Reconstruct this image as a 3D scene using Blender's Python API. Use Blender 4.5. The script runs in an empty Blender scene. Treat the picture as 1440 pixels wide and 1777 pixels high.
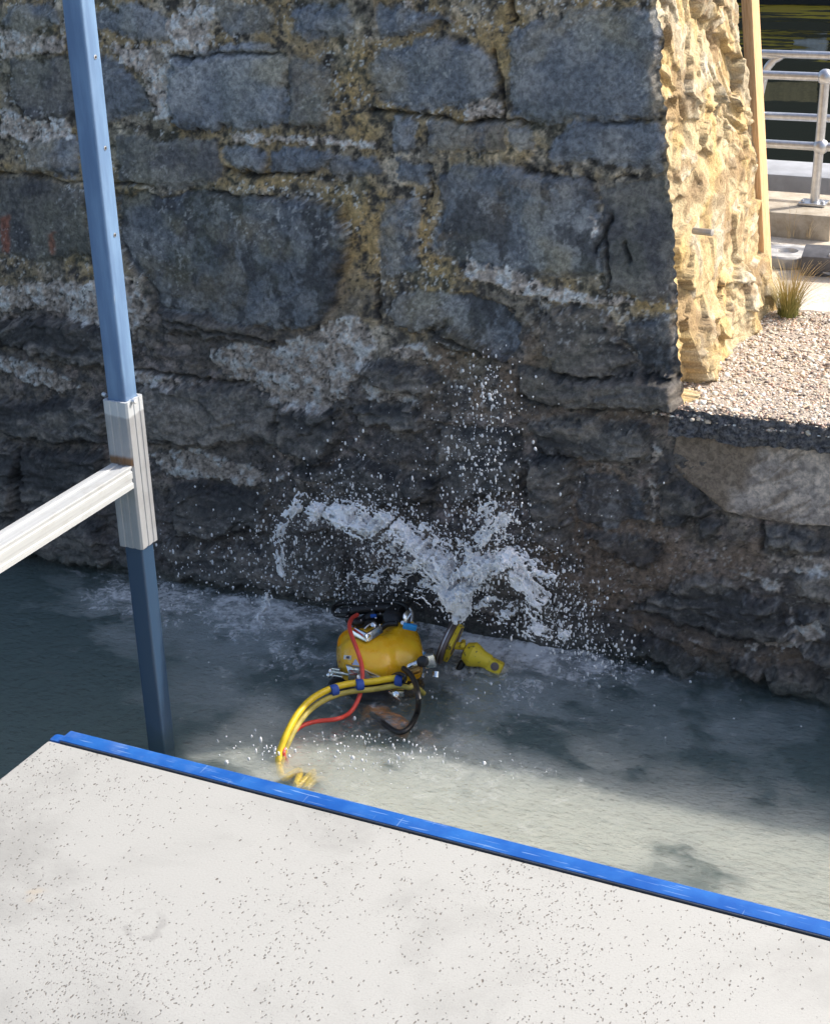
import bpy, bmesh, math, random
import numpy as np
from mathutils import Vector, Matrix
random.seed(7); RNG = np.random.default_rng(11)
S = bpy.context.scene; COL = S.collection
# ------------------------------------------------------------------ camera, sky, sun, exposure
cam_d = bpy.data.cameras.new('camera'); cam = bpy.data.objects.new('camera', cam_d); COL.objects.link(cam)
cam_d.sensor_fit = 'HORIZONTAL'; cam_d.sensor_width = 36; cam_d.lens = 72.1
cam_d.clip_start = .05; cam_d.clip_end = 3000
_r = Matrix.Rotation
cam.matrix_world = (Matrix.Translation((0, 0, 2.9)) @ _r(math.radians(26.8), 4, 'Z') @ _r(math.radians(90 - 24.0), 4, 'X')
                    @ _r(math.radians(-2.1), 4, 'Z'))
S.camera = cam
SUNV = Vector((1.0, 1.0, 1.16)).normalized()
EL = math.asin(SUNV.z); AZ = math.atan2(SUNV.x, SUNV.y)
w = bpy.data.worlds.new('World'); S.world = w; w.use_nodes = True
wn = w.node_tree; sky = wn.nodes.new('ShaderNodeTexSky'); sky.sky_type = 'NISHITA'; sky.sun_disc = False
sky.sun_elevation = EL; sky.sun_rotation = AZ; sky.dust_density = 4; sky.ozone_density = .4
wn.links.new(sky.outputs[0], wn.nodes['Background'].inputs[0]); wn.nodes['Background'].inputs[1].default_value = .15
sl = bpy.data.lights.new('sun', 'SUN'); sl.energy = 3.3; sl.angle = math.radians(.55); sl.color = (1, .94, .84)
so = bpy.data.objects.new('sun', sl); COL.objects.link(so); so.rotation_euler = SUNV.to_track_quat('Z', 'Y').to_euler()
so.location = (6, 6, 9)
S.view_settings.view_transform = 'Standard'; S.view_settings.look = 'None'; S.view_settings.exposure = .72
S.view_settings.gamma = 1
S.cycles.max_bounces = 8; S.cycles.volume_bounces = 9; S.cycles.transparent_max_bounces = 24
S.cycles.caustics_reflective = False; S.cycles.caustics_refractive = False
# ------------------------------------------------------------------ numpy noise
def _h(ix, iy, seed):
    n = (ix.astype(np.int64) * 374761393 + iy.astype(np.int64) * 668265263 + seed * 974634777) & 0xffffffff
    n = ((n ^ (n >> 13)) * 1274126177) & 0xffffffff
    n = ((n ^ (n >> 16)) * 2246822519) & 0xffffffff
    return (n & 0xffffff) / float(0x1000000)
def vn(x, y, seed=0):
    ix = np.floor(x); iy = np.floor(y); fx = x - ix; fy = y - iy
    fx = fx * fx * fx * (fx * (fx * 6 - 15) + 10); fy = fy * fy * fy * (fy * (fy * 6 - 15) + 10)
    a = _h(ix, iy, seed); b = _h(ix + 1, iy, seed); c = _h(ix, iy + 1, seed); d = _h(ix + 1, iy + 1, seed)
    return (a + (b - a) * fx) * (1 - fy) + (c + (d - c) * fx) * fy
def fbm(x, y, o=4, seed=0, g=.5):
    t = 0; a = 1; s = 0
    for k in range(o):
        t = t + a * vn(x + 17.3 * k, y + 9.1 * k, seed + k * 13); s += a; a *= g; x, y = (x * .8 - y * .6) * 2.03, (x * .6 + y * .8) * 2.03
    return t / s
def voro(x, y, seed=0):
    ix = np.floor(x); iy = np.floor(y)
    f1 = np.full(x.shape, 9.); f2 = np.full(x.shape, 9.); cx = np.zeros(x.shape); cy = np.zeros(x.shape); cid = np.zeros(x.shape)
    for dx in (-1, 0, 1):
        for dy in (-1, 0, 1):
            px = ix + dx + _h(ix + dx, iy + dy, seed); py = iy + dy + _h(ix + dx, iy + dy, seed + 5)
            d = np.hypot(px - x, py - y); m = d < f1
            f2 = np.where(m, f1, np.minimum(f2, d)); f1 = np.where(m, d, f1)
            cx = np.where(m, px, cx); cy = np.where(m, py, cy); cid = np.where(m, _h(ix + dx, iy + dy, seed + 9), cid)
    return f1, f2, cx, cy, cid
def sst(a, b, x):
    t = np.clip((x - a) / (b - a), 0, 1); return t * t * (3 - 2 * t)
def sdf_poly(x, y, P):
    P = np.array(P); Q = np.roll(P, -1, 0); d = np.full(x.shape, 9.); ins = np.zeros(x.shape, bool)
    for (ax, ay), (bx, by) in zip(P, Q):
        ex, ey = bx - ax, by - ay
        t = np.clip(((x - ax) * ex + (y - ay) * ey) / (ex * ex + ey * ey + 1e-12), 0, 1)
        d = np.minimum(d, np.hypot(x - ax - t * ex, y - ay - t * ey))
        c = (ay > y) != (by > y)
        ins ^= c & (x < (bx - ax) * (y - ay) / (by - ay + 1e-12) + ax)
    return np.where(ins, d, -d)
def lin(r, g, b):
    f = lambda c: ((c / 255 + .055) / 1.055) ** 2.4 if c > 10 else c / 255 / 12.92
    return np.array([f(r), f(g), f(b)])
# ------------------------------------------------------------------ mesh helpers
def mesh_obj(name, V, F, mat=None, parent=None, smooth=False, org=None, attrs=None):
    V = np.asarray(V, float)
    if org is None and parent is not None: org = parent.get('_o', (0, 0, 0))
    base = np.array(org if org is not None else (0, 0, 0), float)
    me = bpy.data.meshes.new(name)
    if isinstance(F, np.ndarray):
        nf, k = F.shape
        me.vertices.add(len(V)); me.vertices.foreach_set('co', (V - base).astype(np.float32).ravel())
        me.loops.add(nf * k); me.loops.foreach_set('vertex_index', F.astype(np.int32).ravel())
        me.polygons.add(nf); me.polygons.foreach_set('loop_start', (np.arange(nf) * k).astype(np.int32))
        me.polygons.foreach_set('loop_total', np.full(nf, k, np.int32)); me.update(calc_edges=True); me.validate()
    else:
        me.from_pydata([tuple(v) for v in (V - base)], [], F)
    if smooth: me.polygons.foreach_set('use_smooth', np.ones(len(me.polygons), bool))
    for an, arr in (attrs or {}).items():
        if arr.ndim == 2:
            at = me.attributes.new(an, 'FLOAT_COLOR', 'POINT')
            at.data.foreach_set('color', np.c_[arr, np.ones(len(arr))].astype(np.float32).ravel())
        else:
            at = me.attributes.new(an, 'FLOAT', 'POINT'); at.data.foreach_set('value', arr.astype(np.float32))
    o = bpy.data.objects.new(name, me); COL.objects.link(o)
    if mat: me.materials.append(mat)
    if parent is not None:
        o.parent = parent; o['_o'] = tuple(base); 
        po = np.array(parent.get('_o', (0, 0, 0)), float); o.location = tuple(base - po)
    else:
        o['_o'] = tuple(base); o.location = tuple(base)
    return o
def tag(o, label=None, cat=None, group=None, kind=None):
    if label: o['label'] = label
    if cat: o['category'] = cat
    if group: o['group'] = group
    if kind: o['kind'] = kind
    return o
def thing(name, label, cat, loc, group=None):
    o = bpy.data.objects.new(name, None); COL.objects.link(o); o.location = loc; o['_o'] = tuple(loc)
    return tag(o, label, cat, group)
class MB:
    def __init__(s): s.V = []; s.F = []
    def add(s, V, F):
        n = len(s.V); s.V += [tuple(v) for v in V]; s.F += [tuple(i + n for i in f) for f in F]; return s
    def box(s, c, size, R=None, bev=.004):
        bm = bmesh.new(); bmesh.ops.create_cube(bm, size=1)
        for v in bm.verts: v.co = Vector((v.co.x * size[0], v.co.y * size[1], v.co.z * size[2]))
        if bev: bmesh.ops.bevel(bm, geom=bm.edges[:], offset=bev, segments=2, affect='EDGES', profile=.6)
        R = R or Matrix.Identity(3); c = Vector(c)
        bm.verts.index_update(); s.add([R @ v.co + c for v in bm.verts], [[v.index for v in f.verts] for f in bm.faces]); bm.free(); return s
    def tube(s, pts, r, n=10, cap=True, sub=6):
        P = catmull(pts, sub) if sub else [Vector(p) for p in pts]
        m = len(P); rr = r if hasattr(r, '__len__') else [r] * len(pts)
        rad = [rr[min(len(rr) - 1, int(i / max(1, sub)))] * (1 - (i / max(1, sub)) % 1) + rr[min(len(rr) - 1, int(i / max(1, sub)) + 1)] * ((i / max(1, sub)) % 1) for i in range(m)]
        t0 = (P[1] - P[0]).normalized(); u = t0.orthogonal().normalized(); V = []
        for i in range(m):
            t = (P[min(i + 1, m - 1)] - P[max(i - 1, 0)]).normalized()
            u = (u - t * u.dot(t)).normalized(); v = t.cross(u)
            V += [P[i] + rad[i] * (u * math.cos(a) + v * math.sin(a)) for a in [2 * math.pi * k / n for k in range(n)]]
        F = [(i * n + k, i * n + (k + 1) % n, (i + 1) * n + (k + 1) % n, (i + 1) * n + k) for i in range(m - 1) for k in range(n)]
        if cap: F += [tuple(range(n - 1, -1, -1)), tuple(range((m - 1) * n, m * n))]
        return s.add(V, F)
    def lathe(s, c, axis, prof, n=24, closed=True):
        a = Vector(axis).normalized(); u = a.orthogonal().normalized(); v = a.cross(u); c = Vector(c); V = []
        for (h, r) in prof: V += [c + a * h + r * (u * math.cos(t) + v * math.sin(t)) for t in [2 * math.pi * k / n for k in range(n)]]
        m = len(prof)
        F = [(i * n + k, i * n + (k + 1) % n, (i + 1) * n + (k + 1) % n, (i + 1) * n + k) for i in range(m - 1) for k in range(n)]
        if closed: F += [tuple(range(n - 1, -1, -1)), tuple(range((m - 1) * n, m * n))]
        return s.add(V, F)
    def ball(s, c, r, sc=(1, 1, 1), n=12):
        prof = [(-math.cos(math.pi * i / 8) * r, math.sin(math.pi * i / 8) * r + 1e-5) for i in range(9)]
        t = MB().lathe((0, 0, 0), (0, 0, 1), prof, n)
        return s.add([(v[0] * sc[0] + c[0], v[1] * sc[1] + c[1], v[2] * sc[2] + c[2]) for v in t.V], t.F)
    def prism(s, poly, d):                       # polygon of 3-D points extruded by the vector d
        n = len(poly); d = Vector(d)
        V = [Vector(p) for p in poly] + [Vector(p) + d for p in poly]
        return s.add(V, [tuple(range(n)), tuple(range(2 * n - 1, n - 1, -1))] + [((k + 1) % n, k, k + n, (k + 1) % n + n) for k in range(n)])
    def build(s, name, mat, parent=None, smooth=True, org=None, auto=40):
        o = mesh_obj(name, s.V, s.F, mat, parent, smooth, org)
        bm = bmesh.new(); bm.from_mesh(o.data); bmesh.ops.recalc_face_normals(bm, faces=bm.faces)
        if smooth:
            for e in bm.edges:
                if len(e.link_faces) == 2 and e.calc_face_angle(0) > math.radians(auto): e.smooth = False
        bm.to_mesh(o.data); bm.free(); return o
def catmull(pts, sub):
    P = [Vector(p) for p in pts]; P = [2 * P[0] - P[1]] + P + [2 * P[-1] - P[-2]]; out = []
    for i in range(1, len(P) - 2):
        a, b, c, d = P[i - 1:i + 3]
        for k in range(sub):
            t = k / sub
            out.append(.5 * ((2 * b) + (c - a) * t + (2 * a - 5 * b + 4 * c - d) * t * t + (3 * b - a - 3 * c + d) * t ** 3))
    return out + [P[-2]]
def grid_faces(nu, nv):
    i = np.arange(nu * nv).reshape(nv, nu)
    return np.stack([i[:-1, :-1].ravel(), i[:-1, 1:].ravel(), i[1:, 1:].ravel(), i[1:, :-1].ravel()], 1)
# ------------------------------------------------------------------ material helpers
class NT:
    def __init__(s, name):
        s.m = bpy.data.materials.new(name); s.m.use_nodes = True; s.t = s.m.node_tree; s.n = s.t.nodes
        s.b = s.n['Principled BSDF']; s.out = s.n['Material Output']
        s.co = s.n.new('ShaderNodeTexCoord').outputs['Object']
    def set(s, **k):
        for a, v in k.items():
            i = s.b.inputs[a.replace('_', ' ')]
            if hasattr(v, 'is_output'): s.t.links.new(v, i)
            else: i.default_value = (tuple(v) + (1,) if hasattr(v, '__len__') and len(v) == 3 else v)
        return s
    def link(s, a, b): s.t.links.new(a, b)
    def val(s, n, i, v):
        if hasattr(v, 'is_output'): s.t.links.new(v, n.inputs[i])
        else: n.inputs[i].default_value = (tuple(v) + (1,) if hasattr(v, '__len__') and len(v) == 3 and n.inputs[i].type == 'RGBA' else v)
    def map(s, scale=(1, 1, 1), rot=(0, 0, 0), src=None):
        n = s.n.new('ShaderNodeMapping'); s.link(src or s.co, n.inputs[0]); n.inputs['Scale'].default_value = scale; n.inputs['Rotation'].default_value = rot
        return n.outputs[0]
    def noise(s, scale, detail=4, rough=.55, dist=0, vec=None, out=0):
        n = s.n.new('ShaderNodeTexNoise'); s.link(vec or s.co, n.inputs['Vector'])
        n.inputs['Scale'].default_value = scale; n.inputs['Detail'].default_value = detail; n.inputs['Roughness'].default_value = rough
        n.inputs['Distortion'].default_value = dist; return n.outputs[out]
    def voro(s, scale, vec=None, feature='F1', out=0, rand=1):
        n = s.n.new('ShaderNodeTexVoronoi'); n.feature = feature; s.link(vec or s.co, n.inputs['Vector']); n.inputs['Scale'].default_value = scale
        n.inputs['Randomness'].default_value = rand; return n.outputs[out]
    def ramp(s, f, a, b, lo=0., hi=1.):
        n = s.n.new('ShaderNodeMapRange'); n.interpolation_type = 'SMOOTHSTEP'; s.val(n, 0, f)
        for i, v in ((1, a), (2, b), (3, lo), (4, hi)): n.inputs[i].default_value = v
        return n.outputs[0]
    def mix(s, f, a, b, mode='MIX'):
        n = s.n.new('ShaderNodeMix'); n.data_type = 'RGBA'; n.blend_type = mode; s.val(n, 0, f); s.val(n, 6, a); s.val(n, 7, b); return n.outputs[2]
    def math(s, op, a, b=0.):
        n = s.n.new('ShaderNodeMath'); n.operation = op; s.val(n, 0, a); s.val(n, 1, b); return n.outputs[0]
    def attr(s, name, out='Color'):
        n = s.n.new('ShaderNodeAttribute'); n.attribute_name = name; return n.outputs[out]
    def bump(s, h, dist=.01, strength=1.):
        n = s.n.new('ShaderNodeBump'); s.link(h, n.inputs['Height']); n.inputs['Distance'].default_value = dist; n.inputs['Strength'].default_value = strength
        return s.set(Normal=n.outputs[0])
def plain(name, col, rough=.5, metal=0., var=.25, scale=20, bump=.0015, **k):
    t = NT(name); f = t.noise(scale, 5, .6); c = t.mix(t.ramp(f, .3, .7), tuple(np.array(col) * (1 - var)), tuple(np.minimum(np.array(col) * (1 + var), .95)))
    t.set(Base_Color=c, Roughness=rough, Metallic=metal, **k)
    if bump: t.bump(t.noise(scale * 4, 4, .6), bump, .5)
    return t.m
KA = 2.8                                          # picked colours are display values; this turns them into albedos
def A(r, g, b, k=1.): return np.minimum(lin(r, g, b) * KA * k, .9)
# ------------------------------------------------------------------ the quay wall
YW0, SX, SZ = 5.026, .048, .05
def corner_x(v):
    return -1.527 - .11 * (v - 1) + .016 * (fbm(v * 9, v * 0 + 3.3, 4, 5) - .5) * 2 + .006 * (vn(v * 70, v * 0, 8) - .5) * 2
STONES = [('b', 1.0, [(-3.712, 2.155), (-3.539, 2.178), (-3.378, 2.152), (-3.355, 2.091), (-3.524, 2.079), (-3.712, 2.11)]), ('b', 0.9, [(-3.204, 2.201), (-3.026, 2.211), (-2.978, 2.179), (-2.998, 2.119), (-3.187, 2.118)]), ('b', 1.0, [(-2.912, 2.195), (-2.715, 2.206), (-2.692, 2.148), (-2.697, 2.107), (-2.804, 2.097), (-2.911, 2.106)]), ('b', 0.95, [(-2.601, 2.204), (-2.528, 2.209), (-2.472, 2.181), (-2.327, 2.177), (-2.417, 2.139), (-2.53, 2.115), (-2.596, 2.124)]), ('b', 1.15, [(-3.408, 2.012), (-3.272, 2.039), (-3.157, 2.065), (-3.0, 2.073), (-2.941, 2.02), (-2.946, 1.809), (-3.127, 1.787), (-3.383, 1.777), (-3.42, 1.818)]), ('g', 1.0, [(-2.926, 2.03), (-2.807, 2.015), (-2.777, 1.94), (-2.803, 1.815), (-2.936, 1.796)]), ('b', 1.0, [(-2.647, 2.016), (-2.593, 2.069), (-2.428, 2.092), (-2.327, 2.123), (-2.247, 2.086), (-2.207, 2.033), (-2.197, 1.943), (-2.236, 1.909), (-2.472, 1.869), (-2.607, 1.905)]), ('b', 0.95, [(-2.144, 2.107), (-2.062, 2.169), (-1.92, 2.199), (-1.662, 2.213), (-1.629, 1.885), (-1.989, 1.857), (-2.126, 1.864), (-2.138, 1.999)]), ('g', 0.9, [(-4.073, 1.972), (-3.857, 2.003), (-3.797, 1.984), (-3.82, 1.817), (-3.994, 1.785), (-4.082, 1.862)]), ('b', 0.9, [(-3.708, 2.023), (-3.591, 1.991), (-3.515, 1.904), (-3.503, 1.824), (-3.694, 1.794), (-3.712, 1.907)]), ('b', 1.1, [(-4.053, 1.717), (-3.847, 1.742), (-3.801, 1.709), (-3.812, 1.593), (-4.016, 1.592)]), ('b', 1.0, [(-4.048, 2.178), (-3.897, 2.201), (-3.867, 2.142), (-3.96, 2.08), (-4.083, 2.097)]), ('g', 1.1, [(-3.635, 1.717), (-3.433, 1.745), (-3.245, 1.742), (-3.229, 1.626), (-3.303, 1.576), (-3.629, 1.561)]), ('b', 1.0, [(-3.205, 1.717), (-3.108, 1.732), (-3.041, 1.7), (-3.055, 1.651), (-3.135, 1.655)]), ('b', 1.0, [(-3.036, 1.72), (-2.861, 1.735), (-2.774, 1.706), (-2.853, 1.651), (-3.021, 1.645)]), ('b', 0.95, [(-2.549, 1.84), (-2.489, 1.829), (-2.482, 1.748), (-2.547, 1.748)]), ('b', 1.0, [(-2.533, 1.709), (-2.436, 1.708), (-2.437, 1.641), (-2.534, 1.641)]), ('b', 1.0, [(-2.796, 1.699), (-2.622, 1.714), (-2.598, 1.661), (-2.732, 1.642), (-2.793, 1.65)]), ('g', 1.15, [(-2.426, 1.834), (-2.166, 1.849), (-2.161, 1.768), (-2.307, 1.753), (-2.431, 1.75)]), ('b', 1.05, [(-2.142, 1.824), (-2.071, 1.835), (-2.062, 1.773), (-2.115, 1.777)]), ('b', 1.0, [(-1.997, 1.813), (-1.927, 1.856), (-1.629, 1.873), (-1.622, 1.715), (-1.716, 1.728), (-1.812, 1.741), (-2.002, 1.742)]), ('b', 0.9, [(-2.397, 1.672), (-2.307, 1.7), (-2.104, 1.696), (-1.868, 1.687), (-1.831, 1.63), (-1.82, 1.389), (-2.019, 1.346), (-2.308, 1.346), (-2.409, 1.428), (-2.381, 1.557)]), ('g', 0.8, [(-1.821, 1.664), (-1.621, 1.701), (-1.596, 1.571), (-1.566, 1.311), (-1.642, 1.312), (-1.799, 1.329), (-1.818, 1.443), (-1.803, 1.585)]), ('b', 0.95, [(-2.593, 1.559), (-2.475, 1.571), (-2.463, 1.334), (-2.605, 1.303)]), ('b', 0.72, [(-3.654, 1.507), (-3.304, 1.56), (-3.003, 1.562), (-2.735, 1.531), (-2.729, 1.374), (-2.762, 1.228), (-2.85, 1.115), (-3.143, 1.084), (-3.526, 1.115), (-3.535, 1.184), (-3.613, 1.264), (-3.671, 1.346)]), ('g', 0.7, [(-4.177, 1.551), (-3.842, 1.549), (-3.794, 1.531), (-3.792, 1.294), (-4.055, 1.252), (-4.213, 1.263)]), ('b', 0.8, [(-2.576, 1.219), (-2.479, 1.268), (-2.308, 1.267), (-2.182, 1.257), (-2.098, 1.189), (-2.093, 1.109), (-2.139, 1.064), (-2.244, 1.106), (-2.372, 1.155), (-2.448, 1.115), (-2.564, 1.142)]), ('d', 0.8, [(-2.448, 1.107), (-2.368, 1.148), (-2.244, 1.098), (-2.139, 1.056), (-2.223, 1.047), (-2.395, 1.067)]), ('d', 1.0, [(-2.004, 1.217), (-1.896, 1.263), (-1.796, 1.242), (-1.73, 1.16), (-1.668, 1.072), (-1.77, 1.037), (-1.956, 1.038), (-1.99, 1.115)]), ('b', 0.5, [(-1.717, 1.22), (-1.554, 1.264), (-1.532, 1.082), (-1.652, 1.065), (-1.714, 1.162)]), ('d', 0.9, [(-2.101, 1.035), (-1.972, 1.032), (-1.554, 1.06), (-1.53, 0.963), (-1.786, 0.922), (-2.049, 0.888), (-2.083, 0.942)]), ('d', 1.3, [(-2.748, 0.955), (-2.616, 0.999), (-2.45, 0.986), (-2.347, 0.955), (-2.435, 0.882), (-2.636, 0.907)]), ('d', 1.2, [(-2.756, 0.847), (-2.451, 0.868), (-2.441, 0.77), (-2.713, 0.742)]), ('d', 1.1, [(-2.048, 0.832), (-1.887, 0.878), (-1.634, 0.875), (-1.624, 0.77), (-1.78, 0.725), (-2.029, 0.718)]), ('b', 0.55, [(-1.856, 0.66), (-1.758, 0.682), (-1.659, 0.641), (-1.627, 0.54), (-1.773, 0.493), (-1.853, 0.529)]), ('d', 0.8, [(-1.577, 0.71), (-1.555, 0.746), (-1.513, 0.702), (-1.446, 0.649), (-1.409, 0.592), (-1.506, 0.536), (-1.566, 0.538)]), ('d', 0.8, [(-1.851, 0.454), (-1.71, 0.464), (-1.57, 0.452), (-1.564, 0.417), (-1.623, 0.358), (-1.728, 0.392)]), ('d', 0.9, [(-1.457, 0.56), (-1.358, 0.579), (-1.398, 0.499), (-1.444, 0.503)]), ('d', 1.1, [(-1.495, 0.324), (-1.382, 0.381), (-1.264, 0.319), (-1.145, 0.296), (-1.11, 0.178), (-1.249, 0.138), (-1.487, 0.14), (-1.658, 0.183), (-1.695, 0.159), (-1.618, 0.217)]), ('d', 1.3, [(-1.217, 0.564), (-1.01, 0.568), (-1.005, 0.513), (-1.118, 0.51), (-1.209, 0.497)]), ('d', 1.4, [(-1.094, 0.389), (-1.074, 0.424), (-0.89, 0.463), (-0.881, 0.361), (-1.068, 0.341)]), ('d', 1.2, [(-1.079, 0.282), (-0.989, 0.306), (-0.841, 0.327), (-0.85, 0.216), (-1.055, 0.173)]), ('d', 1.2, [(-1.081, 0.153), (-0.977, 0.155), (-0.829, 0.192), (-0.839, 0.094), (-1.01, 0.084)]), ('d', 0.9, [(-1.745, 0.083), (-1.592, 0.088), (-1.42, 0.03), (-1.459, -0.011), (-1.69, 0.021)]), ('d', 1.0, [(-1.304, 0.062), (-1.195, 0.071), (-1.198, 0.031), (-1.297, 0.017)]), ('d', 0.8, [(-1.188, 0.061), (-1.048, 0.077), (-0.967, 0.026), (-0.815, 0.034), (-0.804, -0.095), (-1.158, -0.032)]), ('d', 1.2, [(-4.246, 0.998), (-3.817, 1.037), (-3.678, 1.012), (-3.673, 0.859), (-3.939, 0.864), (-4.097, 0.88), (-4.258, 0.897)]), ('d', 1.2, [(-3.634, 0.781), (-3.279, 0.833), (-3.038, 0.815), (-3.035, 0.625), (-3.243, 0.611), (-3.626, 0.563)]), ('d', 1.2, [(-4.286, 0.676), (-4.121, 0.671), (-3.794, 0.731), (-3.785, 0.544), (-4.139, 0.512), (-4.306, 0.516)]), ('d', 1.1, [(-4.192, 0.484), (-3.803, 0.494), (-3.817, 0.347), (-4.175, 0.198), (-4.223, 0.267)]), ('d', 1.1, [(-4.31, 0.479), (-4.21, 0.479), (-4.247, 0.213), (-4.348, 0.174)]), ('d', 0.9, [(-3.484, 0.404), (-3.155, 0.426), (-3.081, 0.412), (-3.114, 0.255), (-3.498, 0.21)]), ('d', 0.9, [(-3.519, 1.098), (-3.119, 1.091), (-3.029, 1.013), (-3.219, 1.016), (-3.463, 1.026)]), ('d', 1.0, [(-3.015, 0.796), (-2.78, 0.822), (-2.76, 0.693), (-2.857, 0.591), (-3.023, 0.615)]), ('d', 0.9, [(-3.002, 0.55), (-2.67, 0.615), (-2.398, 0.584), (-2.444, 0.467), (-2.768, 0.444)]), ('d', 0.9, [(-2.397, 0.78), (-2.094, 0.806), (-2.08, 0.583), (-2.309, 0.53), (-2.387, 0.586)]), ('d', 1.0, [(-1.886, 0.841), (-1.895, 0.37), (-2.046, 0.392), (-2.039, 0.696)]), ('d', 0.9, [(-4.352, 0.148), (-3.843, 0.209), (-3.833, 0.023), (-4.371, -0.009)]), ('d', 0.9, [(-3.554, 0.165), (-3.141, 0.215), (-2.774, 0.236), (-2.78, 0.045), (-3.485, 0.028)]), ('d', 0.9, [(-2.679, 0.25), (-2.088, 0.318), (-1.91, 0.1), (-2.541, 0.085)])]
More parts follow.
